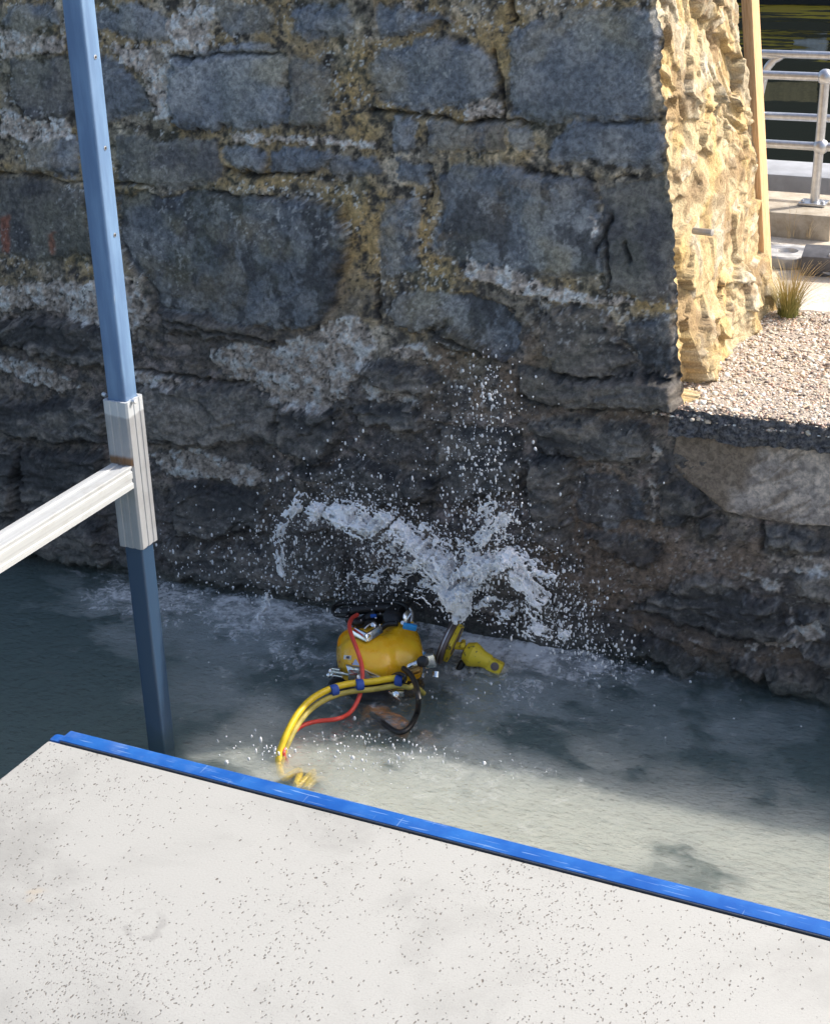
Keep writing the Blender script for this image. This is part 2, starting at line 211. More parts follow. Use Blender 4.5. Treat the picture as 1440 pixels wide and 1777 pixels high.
ZONES = [('pale', [(-4.23, 1.126), (-4.117, 1.169), (-3.621, 1.225), (-3.549, 1.139), (-3.534, 1.07), (-3.638, 0.971), (-3.688, 1.038), (-4.026, 1.041), (-4.241, 1.033)]), ('pale', [(-3.306, 0.986), (-3.17, 1.025), (-3.029, 1.013), (-2.839, 1.117), (-2.719, 1.169), (-2.61, 1.054), (-2.751, 0.847), (-2.851, 0.77), (-3.11, 0.807), (-3.275, 0.9)]), ('pale', [(-4.262, 0.864), (-4.156, 0.844), (-3.996, 0.825), (-3.896, 0.762), (-4.009, 0.707), (-4.166, 0.756), (-4.271, 0.797)]), ('pale', [(-3.666, 0.86), (-3.476, 0.853), (-3.352, 0.836), (-3.48, 0.793), (-3.658, 0.797)]), ('pale', [(-3.625, 0.512), (-3.42, 0.577), (-3.113, 0.524), (-3.089, 0.458), (-3.203, 0.44), (-3.507, 0.432)]), ('pale', [(-3.076, 0.517), (-2.788, 0.551), (-2.789, 0.51), (-3.066, 0.477)]), ('pale', [(-2.592, 1.056), (-2.438, 1.092), (-2.401, 1.012), (-2.538, 1.009)]), ('pale', [(-2.696, 0.929), (-2.55, 0.934), (-2.451, 0.881), (-2.529, 0.85), (-2.664, 0.857)]), ('pale', [(-1.629, 0.749), (-1.603, 0.844), (-1.568, 0.777), (-1.594, 0.737)]), ('pale', [(-1.633, 0.707), (-1.581, 0.709), (-1.586, 0.535), (-1.62, 0.52)]), ('pale', [(-1.285, 0.401), (-1.13, 0.404), (-1.091, 0.241), (-0.989, 0.301), (-0.98, 0.193), (-1.107, 0.131), (-1.246, 0.095), (-1.268, 0.128), (-1.105, 0.185), (-1.12, 0.322), (-1.263, 0.362)]), ('pale', [(-1.193, 0.489), (-1.005, 0.507), (-0.998, 0.425), (-1.188, 0.416)]), ('pale', [(-3.4, 2.171), (-3.205, 2.193), (-3.237, 2.05), (-3.388, 2.026)]), ('pale', [(-3.692, 2.067), (-3.385, 2.065), (-3.429, 1.787), (-3.496, 1.784), (-3.535, 1.953)]), ('pale', [(-4.145, 1.808), (-3.817, 1.79), (-3.812, 1.718), (-4.159, 1.691)]), ('pale', [(-4.106, 2.117), (-3.836, 2.083), (-3.832, 2.003), (-4.122, 1.995)]), ('pale', [(-3.197, 1.778), (-2.815, 1.786), (-2.599, 1.776), (-2.6, 1.748), (-3.177, 1.725)]), ('pale', [(-2.307, 1.93), (-2.167, 1.926), (-2.15, 1.853), (-2.307, 1.843)]), ('pale', [(-2.318, 1.405), (-2.101, 1.363), (-1.978, 1.314), (-1.701, 1.318), (-1.699, 1.27), (-1.977, 1.255), (-2.308, 1.327)]), ('pale', [(-2.528, 2.223), (-2.467, 2.224), (-2.457, 2.189), (-2.508, 2.191)]), ('ochre', [(-2.999, 2.104), (-2.593, 2.095), (-2.636, 2.02), (-2.64, 1.851), (-2.792, 1.806), (-2.936, 2.03)]), ('ochre', [(-2.509, 2.17), (-2.111, 2.213), (-1.663, 2.238), (-1.661, 2.196), (-2.071, 2.161), (-2.148, 2.017), (-2.227, 2.087)]), ('ochre', [(-2.733, 1.614), (-2.391, 1.634), (-2.308, 1.484), (-2.35, 1.343), (-2.479, 1.313), (-2.741, 1.332), (-2.736, 1.515)]), ('ochre', [(-2.104, 1.688), (-1.907, 1.707), (-1.716, 1.71), (-1.64, 1.696), (-1.906, 1.644), (-2.143, 1.534), (-2.185, 1.627)]), ('ochre', [(-4.166, 1.638), (-3.907, 1.655), (-3.76, 1.617), (-4.175, 1.562)]), ('ochre', [(-3.547, 2.09), (-3.36, 2.085), (-3.484, 1.994), (-3.552, 2.031)]), ('ochre', [(-2.348, 1.863), (-1.988, 1.851), (-1.985, 1.695), (-2.39, 1.692)]), ('ochre', [(-2.806, 2.034), (-2.635, 2.057), (-2.642, 1.774), (-2.793, 1.787)]), ('ochre', [(-1.898, 1.321), (-1.547, 1.322), (-1.544, 1.265), (-1.796, 1.252), (-1.976, 1.236)]), ('ochre', [(-3.229, 1.626), (-2.623, 1.659), (-2.625, 1.591), (-3.002, 1.568), (-3.232, 1.585)]), ('ochre', [(-1.715, 1.181), (-1.545, 1.274), (-1.545, 1.197), (-1.655, 1.148)]), ('brown', [(-2.351, 1.162), (-2.097, 1.104), (-2.016, 1.173), (-2.003, 1.033), (-2.103, 1.022), (-2.08, 0.918), (-2.042, 0.874), (-1.786, 0.91), (-1.529, 0.939), (-1.527, 0.904), (-2.01, 0.843), (-2.116, 0.851), (-2.44, 0.861), (-2.483, 0.983)]), ('brown', [(-2.088, 1.186), (-2.006, 1.193), (-2.003, 1.012), (-2.107, 1.022)]), ('brown', [(-1.925, 0.732), (-1.557, 0.696), (-1.547, 0.488), (-1.386, 0.449), (-1.217, 0.558), (-1.206, 0.392), (-1.46, 0.352), (-1.7, 0.181), (-1.448, 0.113), (-1.091, 0.134), (-0.969, 0.048), (-1.24, -0.004), (-1.76, 0.103), (-2.001, 0.31), (-2.047, 0.479)]), ('pale', [(-1.852, 1.588), (-1.834, 1.589), (-1.83, 1.527), (-1.843, 1.505)]), ('rust', [(-4.19, 1.402), (-4.137, 1.405), (-4.164, 1.266), (-4.202, 1.263)]), ('rust', [(-3.964, 1.365), (-3.932, 1.371), (-3.951, 1.293), (-3.967, 1.292)])]
CRACKS = [[(-1.783, 1.573), (-1.813, 1.523), (-1.799, 1.444), (-1.783, 1.331)], [(-1.73, 1.487), (-1.716, 1.428)], [(-1.813, 1.523), (-1.834, 1.461)], [(-4.175, 1.568), (-4.018, 1.571), (-3.84, 1.566), (-3.642, 1.556), (-3.351, 1.557), (-3.002, 1.568)], [(-3.407, 2.016), (-3.203, 2.037), (-3.002, 2.032), (-2.98, 2.036)], [(-2.197, 2.07), (-2.183, 1.998), (-2.163, 1.926), (-2.154, 1.844)], [(-2.64, 1.858), (-2.472, 1.849), (-2.186, 1.848), (-1.988, 1.85), (-1.759, 1.863), (-1.633, 1.885)], [(-2.105, 1.707), (-1.985, 1.699), (-1.829, 1.682), (-1.696, 1.697)], [(-2.436, 1.718), (-2.422, 1.632), (-2.429, 1.583)], [(-3.545, 1.084), (-3.265, 1.051), (-3.028, 1.035)], [(-2.448, 1.115), (-2.308, 1.084), (-2.139, 1.047)], [(-1.972, 1.036), (-1.77, 1.037), (-1.534, 1.058)], [(-2.085, 0.921), (-1.887, 0.911), (-1.529, 0.951)], [(-3.685, 0.846), (-3.376, 0.856), (-3.108, 0.847)], [(-4.305, 0.524), (-3.973, 0.532), (-3.787, 0.52)], [(-1.219, 0.588), (-1.212, 0.538), (-1.221, 0.499)], [(-2.631, 1.3), (-2.623, 1.178), (-2.613, 1.137)], [(-3.216, 1.657), (-3.136, 1.631), (-2.864, 1.65)], [(-2.14, 2.23), (-2.13, 2.178), (-2.137, 2.16)]]
U = np.r_[np.arange(-8, -4.8, .03), np.arange(-4.8, -1.44, .0055), np.arange(-1.44, -.6, .007), np.arange(-.6, 2.5, .03)]
Vv = np.r_[np.arange(-1.7, -.15, .03), np.arange(-.15, 2.55, .0055), np.arange(2.55, 3.5, .03)]
u, v = np.meshgrid(U, Vv); shape = u.shape
u = u.ravel().astype(float); v = v.ravel().astype(float)
cx_ = corner_x(v); above = v > .945
u = np.where(above, np.minimum(u, cx_), u)
wx = .045 * (fbm(u * 7, v * 7, 3, 21) - .5) + .02 * (fbm(u * 34, v * 34, 3, 22) - .5)
wy = .045 * (fbm(u * 7, v * 7, 3, 31) - .5) + .02 * (fbm(u * 34, v * 34, 3, 32) - .5)
uu, vv = u + wx, v + wy
n1 = fbm(u * 9, v * 9, 5, 40, .6); n2 = fbm(u * 30, v * 30, 5, 41, .65); n3 = fbm(u * 85, v * 85, 3, 42, .6); n4 = fbm(u * 3, v * 3, 4, 43)
stone = np.zeros(u.shape); tone = np.ones(u.shape); kb = np.ones(u.shape); kd = np.zeros(u.shape); hst = np.zeros(u.shape); edge = np.full(u.shape, -9.)
extra = []
for r_ in range(-3, 10):                           # plain coursed blocks where the photograph does not reach
    for c_ in range(-12, 12):
        h_ = _h(np.array(c_), np.array(r_), 77); x0 = c_ * .62 + .3 * (r_ % 2) + .1 * h_; y0 = r_ * .34
        if x0 + .55 < -4.35 or y0 > 2.3 or y0 + .3 < -.05 or x0 > -.85:
            extra.append(('b' if y0 > 1.2 else 'd', .8 + .35 * float(h_), [(x0, y0), (x0 + .5, y0 + .01), (x0 + .53, y0 + .27), (x0 + .02, y0 + .28)]))
for q, (kind, tn, P) in enumerate(STONES + extra):
    P = np.array(P); m = (u > P[:, 0].min() - .06) & (u < P[:, 0].max() + .06) & (v > P[:, 1].min() - .06) & (v < P[:, 1].max() + .06)
    if not m.any(): continue
    d = sdf_poly(uu[m], vv[m], P) + .040 * (n2[m] - .5) + .035 * (n1[m] - .5) + .02 * (n3[m] - .5) + .009
    s_ = sst(-.004, .010, d); better = s_ > stone[m]
    idx = np.where(m)[0][better]; db = d[better]
    stone[idx] = s_[better]; tone[idx] = tn; kb[idx] = 1. if kind == 'b' else (.4 if kind == 'g' else 0.); kd[idx] = 1. if kind == 'd' else 0.
    ctr = P.mean(0); rr = np.random.default_rng(q)
    t1, t2, t3 = rr.normal(0, .06), rr.normal(0, .05), rr.uniform(.006, .02)
    proud = (.03 + .03 * rr.random()) if kind == 'd' else t3
    hst[idx] = s_[better] * (proud * sst(0, .03, db) + t1 * (u[idx] - ctr[0]) + t2 * (v[idx] - ctr[1]))
    edge[idx] = db
zone = {k: np.zeros(u.shape) for k in ('pale', 'ochre', 'brown', 'rust')}
for k, P in ZONES:
    P = np.array(P); m = (u > P[:, 0].min() - .12) & (u < P[:, 0].max() + .12) & (v > P[:, 1].min() - .12) & (v < P[:, 1].max() + .12)
    d = sdf_poly(uu[m], vv[m], P)
    soft = {'pale': .035, 'ochre': .09, 'brown': .05, 'rust': .012}[k]
    zone[k][m] = np.maximum(zone[k][m], sst(-soft, soft, d))
crack = np.zeros(u.shape)
for P in CRACKS:
    for (ax, ay), (bx, by) in zip(P[:-1], P[1:]):
        m = (u > min(ax, bx) - .05) & (u < max(ax, bx) + .05) & (v > min(ay, by) - .05) & (v < max(ay, by) + .05)
        x_, y_ = uu[m], vv[m]; ex, ey = bx - ax, by - ay
        t_ = np.clip(((x_ - ax) * ex + (y_ - ay) * ey) / (ex * ex + ey * ey), 0, 1); d = np.hypot(x_ - ax - t_ * ex, y_ - ay - t_ * ey)
        wd = .003 + .006 * n1[m]
        crack[m] = np.maximum(crack[m], np.exp(-(d / wd) ** 2) * sst(.30, .5, n4[m] * .5 + n1[m] * .5))
low = sst(1.42, .9, v + .5 * (n4 - .5) + .12 * (n1 - .5))           # the tide-darkened lower part
tide = sst(.55, .2, v + .3 * (n4 - .5))
P3 = sst(.34, .42, zone['pale'] * .55 + (.35 * n2 + .35 * n1 + .3 * n3 - .5) * .9) 
OC = zone['ochre'] * sst(.36, .56, .5 * n1 + .5 * n2)
BR = zone['brown'] * sst(.30, .5, n1)
# strata of the dark rock, facets
_, _, fx_, fy_, fid = voro(uu * 6.0, vv * 13.0, 61)
fac = (fid - .5) * .016 + ((uu * 6 - fx_) * (_h(np.floor(fid * 9999), np.floor(fid * 77), 3) - .5) + (vv * 13 - fy_) * (_h(np.floor(fid * 7777), np.floor(fid * 55), 4) - .5)) * .022
strata = fbm(uu * 2.2 + .6 * n4, vv * 14 + 2.5 * (n4 - .5), 5, 52, .6)
h = .03 * (fbm(u * 1.6, v * 1.6, 3, 50) - .5)
h += hst * (1 - .5 * np.maximum(P3, 0))
h += low * (1 - .55 * zone['pale']) * (fac * (.55 + .45 * kd) + .045 * (strata - .5))
h += stone * (1 - low) * (.010 * (n1 - .5) + .0025 * (n3 - .5))
h += (1 - stone) * (.014 * (n2 - .5) + .009 * (n1 - .5) + .004 * (n3 - .5))
h += .006 * P3 + .006 * low * (n2 - .5)
h -= .030 * crack
e_ = np.where(above, cx_ - u, 1.); fade = sst(0, .02, e_)
h = h * fade - .010 * (1 - fade)
# colours
def mixc(a, b, f): return a + (b - a) * np.asarray(f)[:, None]
slate = mixc(np.tile(A(83, 87, 93), (len(u), 1)), A(104, 105, 107), sst(.35, .7, n1)) 
slate = mixc(slate, A(56, 57, 60), sst(.50, .56, .7 * fbm(u * 20, v * 14, 5, 71, .62) + .3 * fbm(u * 4, v * 4, 3, 72)) * sst(1.95, 1.45, v + .5 * (n4 - .5)) * .85)
slate = mixc(slate, A(112, 104, 88), .55 * sst(.55, .75, fbm(u * 5, v * 5, 4, 73)) * (1 - low))
slate *= tone[:, None]
gst = mixc(np.tile(A(92, 90, 86), (len(u), 1)), A(66, 66, 68), sst(.4, .65, n1)) * tone[:, None]
dark = mixc(np.tile(A(56, 55, 54), (len(u), 1)), A(84, 79, 74), sst(.38, .7, .5 * strata + .5 * n2)) * tone[:, None]
dark = mixc(dark, A(33, 33, 35), sst(.5, .36, strata) * .7)
stc = slate * kb[:, None] + gst * (1 - kb - kd)[:, None].clip(0) + dark * kd[:, None]
stc = np.where((kb == .4)[:, None], gst, stc)
m1 = fbm(u * 16, v * 16, 4, 81, .6)
mup = mixc(np.tile(A(104, 97, 86), (len(u), 1)), A(142, 133, 120), sst(.54, .68, m1))
mup = mixc(mup, A(116, 98, 66), sst(.42, .6, fbm(u * 6, v * 6, 4, 83)) * .7)
mup = mixc(mup, A(66, 62, 56), sst(.56, .40, n2) * .8)
mup = mixc(mup, A(46, 43, 40), sst(.40, .32, n2))
mlo = mixc(np.tile(A(85, 78, 71), (len(u), 1)), A(104, 94, 89), sst(.45, .66, m1))
mlo = mixc(mlo, A(50, 49, 50), sst(.54, .38, n2) * .8)
mlo = mixc(mlo, A(58, 56, 56), sst(.4, .62, strata) * .7)
mlo = mixc(mlo, A(54, 51, 50), tide * .75)
mor = mixc(mup, mlo, low)
C = mixc(mor, stc, stone)
C = mixc(C, A(138, 114, 74), OC * (.18 + .38 * (1 - stone)) * sst(.3, .5, n2) * (1 - .6 * low))
C = mixc(C, A(86, 73, 62), BR * .8 * (1 - .75 * stone))
C = mixc(C, mixc(mixc(np.tile(A(138, 128, 120), (len(u), 1)), A(172, 164, 156), sst(.5, .65, n2)), A(98, 90, 84), sst(.50, .38, .6 * n2 + .4 * n3) * .7) * (1 - .30 * low)[:, None], P3 * .9)
C = mixc(C, A(104, 62, 48), zone['rust'] * .8)
lich = sst(.67, .70, fbm(u * 75, v * 75, 3, 91, .6)) * sst(.42, .62, fbm(u * 4, v * 4, 3, 92)) * (1 - low * .7) * (1 - .55 * stone)
C = mixc(C, A(178, 170, 156), lich * .75)
pit = sst(.30, .25, fbm(u * 60, v * 60, 3, 95, .55)) * (1 - .7 * stone)
C = mixc(C, A(34, 32, 30), pit * .8)
gm = sst(.5, .7, fbm(u * 7, v * 7, 3, 97)) * (1 - low) * .10
C = mixc(C, A(98, 100, 70), gm)
alg = sst(.10, -.03, v + .06 * (n1 - .5)); C = mixc(C, A(40, 46, 42), alg * .7)
C = mixc(C, A(26, 25, 25), crack * .6)
rid = np.abs(fbm(u * 26, v * 26, 4, 98, .6) - .5); C = mixc(C, A(38, 37, 36), sst(.012, .003, rid) * .35)
C *= (.74 + .52 * n3)[:, None] * (.90 + .2 * n1)[:, None]
WY = YW0 + SX * u + SZ * v
wet = np.clip(tide * .8 + .35 * low * kd + alg, 0, 1)
F = grid_faces(shape[1], shape[0])
ug = np.meshgrid(U, Vv)[0].ravel()
keep = ~((above[F].all(1)) & (ug[F].min(1) >= cx_[F].max(1)))
t = NT('masonry'); ca = t.attr('Col'); f1 = t.noise(48, 9, .72, .4); f2 = t.noise(300, 4, .65)
c = t.mix(1, ca, t.mix(t.ramp(f1, .34, .66), (.62, .62, .62), (1.36, 1.35, 1.33)), 'MULTIPLY')
c = t.mix(t.ramp(f2, .66, .72, 0, .35), c, (.6, .58, .55))
wv = t.attr('Wet', 'Fac')
t.set(Base_Color=c, Roughness=t.ramp(wv, 0, 1, .86, .42), Specular_IOR_Level=.45)
t.bump(t.math('ADD', f1, t.math('MULTIPLY', f2, .5)), .009, 1.); M_wall = t.m
wall = thing('quay_wall', 'old battered quay wall of slate blocks and lichened mortar behind the diver', 'stone wall', (-3.2, 5.0, -1.0))
mesh_obj('masonry_face', np.c_[u, WY - h, v], F[keep], M_wall, wall, True, attrs={'Col': C, 'Wet': wet})
# ---- the sunlit broken end of the wall
ev = np.arange(.958, 2.62, .0055); ev = np.r_[ev, np.arange(2.62, 3.5, .02)]; ew = np.arange(0, 1.0, .0055)
w_, v2 = np.meshgrid(ew, ev); es = w_.shape; w_ = w_.ravel(); v2 = v2.ravel(); cxe = (-1.527 - .11 * (v2 - 1)) + (corner_x(v2) + 1.527 + .11 * (v2 - 1)) * np.exp(-w_ / .035)
q1 = fbm(w_ * 5, v2 * 4, 4, 101); q2 = fbm(w_ * 24, v2 * 20, 4, 102, .6); q3 = fbm(w_ * 80, v2 * 70, 3, 103, .6)
a_, b_ = w_ + .10 * (q1 - .5) + .012 * (q2 - .5), v2 + .16 * (fbm(w_ * 3, v2 * 3, 2, 104) - .5) + .014 * (fbm(w_ * 24, v2 * 20, 3, 105) - .5)
def facet(sx, sy, seed, amp, tilt):
    f1_, f2_, px, py, cid = voro(a_ * sx, b_ * sy, seed)
    gx = _h(np.floor(cid * 99991), np.floor(cid * 71), 3) - .5; gy = _h(np.floor(cid * 77773), np.floor(cid * 53), 4) - .5
    return amp * (cid - .5) + tilt * ((a_ * sx - px) * gx + (b_ * sy - py) * gy), cid, f2_ - f1_
g1, c1, e1 = facet(3.6, 3.4, 111, .050, .085); g2, c2, e2 = facet(7.5, 9.5, 112, .024, .050); g3, c3, e3 = facet(20, 34, 113, .009, .020)
chip = sst(.42, .58, fbm(w_ * 3, v2 * 3, 3, 115))
eh = -.03 + .04 * (q1 - .5) + .78 * g1 + g2 * (.45 + .55 * chip) + g3 * (.25 + .75 * chip) + .010 * (q2 - .5) + .004 * (q3 - .5)
eh += .055 * sst(1.35, .9, v2) * w_ ** .7                       # the foot spreads
edg = sst(0, .035, w_); eh = eh * edg
EC = mixc(np.tile(lin(222, 203, 164) * .95, (len(w_), 1)), lin(218, 190, 142) * .95, sst(.42, .6, .6 * q1 + .4 * c2))
EC = mixc(EC, lin(196, 186, 164) * .9, sst(.55, .75, c1 * .6 + .4 * c2))
EC = mixc(EC, lin(236, 228, 208) * .95, sst(.7, .85, c3 * .5 + c2 * .5) * .8)
EC = mixc(EC, lin(214, 178, 104), sst(.52, .66, fbm(w_ * 8, v2 * 5, 4, 118)) * .6)
EC = mixc(EC, lin(120, 96, 70), sst(.42, .34, q2) * .5); EC = mixc(EC, lin(150, 122, 88), sst(.60, .68, fbm(w_ * 7, v2 * 9, 4, 119)) * .7)
EC = mixc(EC, lin(92, 78, 64), sst(.05, .0, e2) * .35)
EC = mixc(EC, lin(206, 192, 166), np.full(len(EC), .20)) * .84; EC *= (.85 + .3 * q3)[:, None]
t = NT('broken_rock'); ca = t.attr('Col'); f1 = t.noise(160, 4, .65)
t.set(Base_Color=t.mix(1, ca, t.mix(t.ramp(f1, .3, .7), (.8, .78, .74), (1.18, 1.18, 1.18)), 'MULTIPLY'), Roughness=.9, Specular_IOR_Level=.2)
t.bump(f1, .006, .8); M_rock = t.m
Y0e = YW0 + SX * cxe + SZ * v2 + .010
wj = 1 - .05 * (fbm(v2 * 7, v2 * 0, 4, 120) - .5)
mesh_obj('broken_end', np.c_[cxe + eh, Y0e + w_ * wj * (1.13 - .20 * sst(1.5, 2.1, v2)), v2], grid_faces(es[1], es[0]), M_rock, wall, False, attrs={'Col': EC})
MB().box((-5.0, 5.40, 1.0), (6.5, .62, 5.0), bev=.0).build('wall_core', plain('rubble_core', (.25, .2, .14)), wall, False)
for vtx in bpy.data.objects['wall_core'].data.vertices:        # lean the core with the faces
    if vtx.co.x > 0: vtx.co.x -= .11 * (vtx.co.z - (1 - -1.0)) + .10
    vtx.co.y += .05 * (vtx.co.z + -1.0) + .05 * (vtx.co.x + 1.7)
# small iron peg in the broken end
pg = thing('iron_peg', 'short grey iron peg sticking out of the sunlit broken wall end', 'peg', (-1.5376, 5.12, 1.5156))
MB().lathe((-1.5415, 5.12, 1.5153), (1, -.25, .05), [(0, .011), (.07, .011), (.071, .008)], 12).build('shank', plain('peg_iron', (.35, .34, .33), .5, .6), pg)
# timber leaning behind the wall end
t = NT('timber'); f = t.noise(9, 6, .6, 1.5, t.map((14, 14, 1)))
t.set(Base_Color=t.mix(t.ramp(f, .3, .7), (.62, .36, .17), (.80, .55, .32)), Roughness=.75); t.bump(f, .004, .6); M_tim = t.m
o = MB().box((-.02, 0, 0), (.04, .10, 2.6), bev=.004).build('timber_post', M_tim, None, True)
d_ = (Vector((-1.6524, 6.16, 2.1022)) - Vector((-1.5864, 6.16, 1.4552))).normalized()
o.location = Vector((-1.5864, 6.16, 1.4552)) + d_ * .62; o.rotation_euler = Vector((0, 0, 1)).rotation_difference(d_).to_euler()
tag(o, 'orange brown timber plank leaning upright behind the broken wall end', 'timber')
# ------------------------------------------------------------------ the ledge right of the wall
led = thing('stone_ledge', 'low quay ledge with sunlit gravel top and stained concrete beam in front', 'ledge', (-.6, 5.0, .6))
t = NT('bitumen'); f = t.noise(70, 5, .65); t.set(Base_Color=t.mix(t.ramp(f, .35, .65), A(38, 38, 42), A(86, 84, 84)), Roughness=.8); t.bump(f, .02, 1); M_bit = t.m
LX = np.arange(-1.62, 2.5, .008); LY = np.arange(0, 1.22, .010)
lx, ly = np.meshgrid(LX, LY); ls = lx.shape; lx = lx.ravel(); ly = ly.ravel()
fr = YW0 + SX * lx + .018 - .035 * fbm(lx * 7, lx * 0, 5, 131, .65)
lz = .955 + .02 * (fbm(lx * 4, ly * 4, 3, 132) - .5) + .012 * (fbm(lx * 40, ly * 40, 3, 133) - .5) - .03 * sst(.05, 0, ly)
gx0 = lx
keepL = grid_faces(ls[1], ls[0])
t = NT('grit_bed'); f = t.noise(160, 4, .6); t.set(Base_Color=t.mix(t.ramp(f, .3, .7), (.30, .25, .21), (.6, .53, .46)), Roughness=.9); t.bump(f, .01, 1); M_grit = t.m
mesh_obj('grit_bed', np.c_[lx, fr + ly, lz], keepL, M_grit, led, True)
# ragged dark bitumen edge
bu = np.arange(-1.55, 2.5, .006); bv = np.arange(0, 1.001, .05); b1, b2 = np.meshgrid(bu, bv); bs = b1.shape; b1 = b1.ravel(); b2 = b2.ravel()
bz = .958 - b2 * (.075 + .03 * fbm(b1 * 9, b1 * 0, 4, 141)); by = YW0 + SX * b1 - .035 * fbm(b1 * 7, b1 * 0, 5, 131, .65) + .022 - .012 * b2 - .045 * (fbm(b1 * 40, bz * 40, 4, 142, .6) - .35) + .03 * (b2 > .97)
mesh_obj('bitumen_edge', np.c_[b1, by, bz], grid_faces(bs[1], bs[0])[:, ::-1], M_bit, led, False)
# concrete beam
BM = np.array([(-1.543, 0.91), (-1.392, 0.904), (-1.036, 0.907), (-0.75, 0.907), (-0.72, 0.595), (-1.012, 0.598), (-1.277, 0.596), (-1.359, 0.603), (-1.432, 0.655), (-1.497, 0.694), (-1.547, 0.743), (-1.552, 0.84)])
BM[BM[:, 0] > BM[:, 0].max() - .02, 0] = 2.4
def beam_mesh():
    uu_ = np.arange(BM[:, 0].min() - .02, BM[:, 0].max() + .02, .0075); vv_ = np.arange(BM[:, 1].min() - .02, BM[:, 1].max() + .03, .0075)
    x, z = np.meshgrid(uu_, vv_); sh = x.shape; x = x.ravel(); z = z.ravel()
    d = sdf_poly(x + .015 * (fbm(x * 18, z * 18, 3, 151) - .5), z + .015 * (fbm(x * 18, z * 18, 3, 152) - .5), BM)
    hh = (.044 * sst(-.004, .012, d) - .026) + .012 * sst(-1.5, -1.2, x) - .004 + .006 * (fbm(x * 12, z * 12, 4, 153) - .5) + .003 * (fbm(x * 70, z * 70, 3, 154) - .5)
    stn = np.maximum(sst(-1.24, -1.30, x - .45 * (z - .8) + .10 * (fbm(x * 14, z * 14, 4, 158) - .5)), .75 * sst(.50, .60, fbm((x + z) * 7, (z - .75 * x) * 42, 4, 155, .6) - .7 * np.clip(x + 1.16, 0, 1)))
    ins = d > -.012
    c = mixc(np.tile(A(132, 122, 114), (len(x), 1)), A(110, 102, 97), sst(.4, .65, fbm(x * 30, z * 30, 4, 156)))
    c = mixc(c, A(86, 75, 64), stn * .9); c *= (.85 + .3 * fbm(x * 90, z * 90, 2, 157))[:, None]
    G = grid_faces(sh[1], sh[0]); G = G[ins[G].all(1)]
    return np.c_[x, YW0 + SX * x + SZ * z - hh, z], G, c
Vb, Gb, Cb = beam_mesh()
mesh_obj('concrete_beam', Vb, Gb, M_wall, led, True, attrs={'Col': Cb, 'Wet': np.full(len(Vb), .15)})
# loose chippings
def ico(sub=1):
    bm = bmesh.new(); bmesh.ops.create_icosphere(bm, subdivisions=sub, radius=1); bm.verts.index_update()
    V = np.array([v.co[:] for v in bm.verts]); Fc = np.array([[v.index for v in f.verts] for f in bm.faces]); bm.free(); return V, Fc
IV, IF = ico(1); IV2, IF2 = ico(2)
def scatter(P, Rr, jit=.0, flat=None, rng=RNG, base=(IV, IF), stretch=None):
    V0, F0 = base; n = len(P); k = len(V0)
    V = np.repeat(V0[None], n, 0) * (1 + jit * rng.normal(0, 1, (n, k, 1)))
    V = V * rng.uniform(.65, 1.3, (n, 1, 3)) if flat is None else V * flat
    if stretch is not None: V = V * stretch[:, None, :]
    ang = rng.uniform(0, 6.28, n); c, s = np.cos(ang)[:, None], np.sin(ang)[:, None]
    if stretch is None: V = np.stack([V[:, :, 0] * c - V[:, :, 1] * s, V[:, :, 0] * s + V[:, :, 1] * c, V[:, :, 2]], 2)
    V = V * np.asarray(Rr)[:, None, None] + np.asarray(P)[:, None, :]
    return V.reshape(-1, 3), (np.repeat(F0[None], n, 0) + (np.arange(n) * k)[:, None, None]).reshape(-1, 3)
n = 30000; gx = RNG.uniform(-1.64, .55, n); gy = RNG.uniform(0, 1.2, n) ** 1.0
gP = np.c_[gx, YW0 + SX * gx + .018 - .035 * fbm(gx * 7, gx * 0, 5, 131, .65) + gy - .012, .957 + .02 * (fbm(gx * 4, gy * 4, 3, 132) - .5) - .022 * sst(.05, 0, gy)]
gR = RNG.gamma(5, .0049 / 5, n).clip(.002, .013)
ok = gP[:, 1] < 6.2
gP, gR = gP[ok], gR[ok]; gP[:, 2] -= .002; V_, F_ = scatter(gP, gR, .14, stretch=np.c_[RNG.uniform(.7, 1.3, (len(gP), 2)), RNG.uniform(.5, .8, len(gP))])
pal = 1.35 * np.array([lin(214, 204, 188), lin(188, 172, 150), lin(150, 140, 132), lin(204, 176, 160), lin(110, 100, 96), lin(228, 224, 214), lin(180, 160, 140), lin(196, 186, 172)])
gc = np.repeat(pal[RNG.integers(0, len(pal), len(gP))] * RNG.uniform(.75, 1.1, (len(gP), 1)), len(IV), 0).clip(0, .9)
t = NT('chippings'); t.set(Base_Color=t.mix(1, t.attr('Col'), t.mix(t.noise(300, 3), (.75, .75, .75), (1.1, 1.1, 1.1)), 'MULTIPLY'), Roughness=.85, Specular_IOR_Level=.25); M_chip = t.m
tag(mesh_obj('gravel', V_, F_, M_chip, None, False, attrs={'Col': gc}), 'coarse pale gravel chippings covering the top of the low ledge', 'gravel', None, 'stuff')
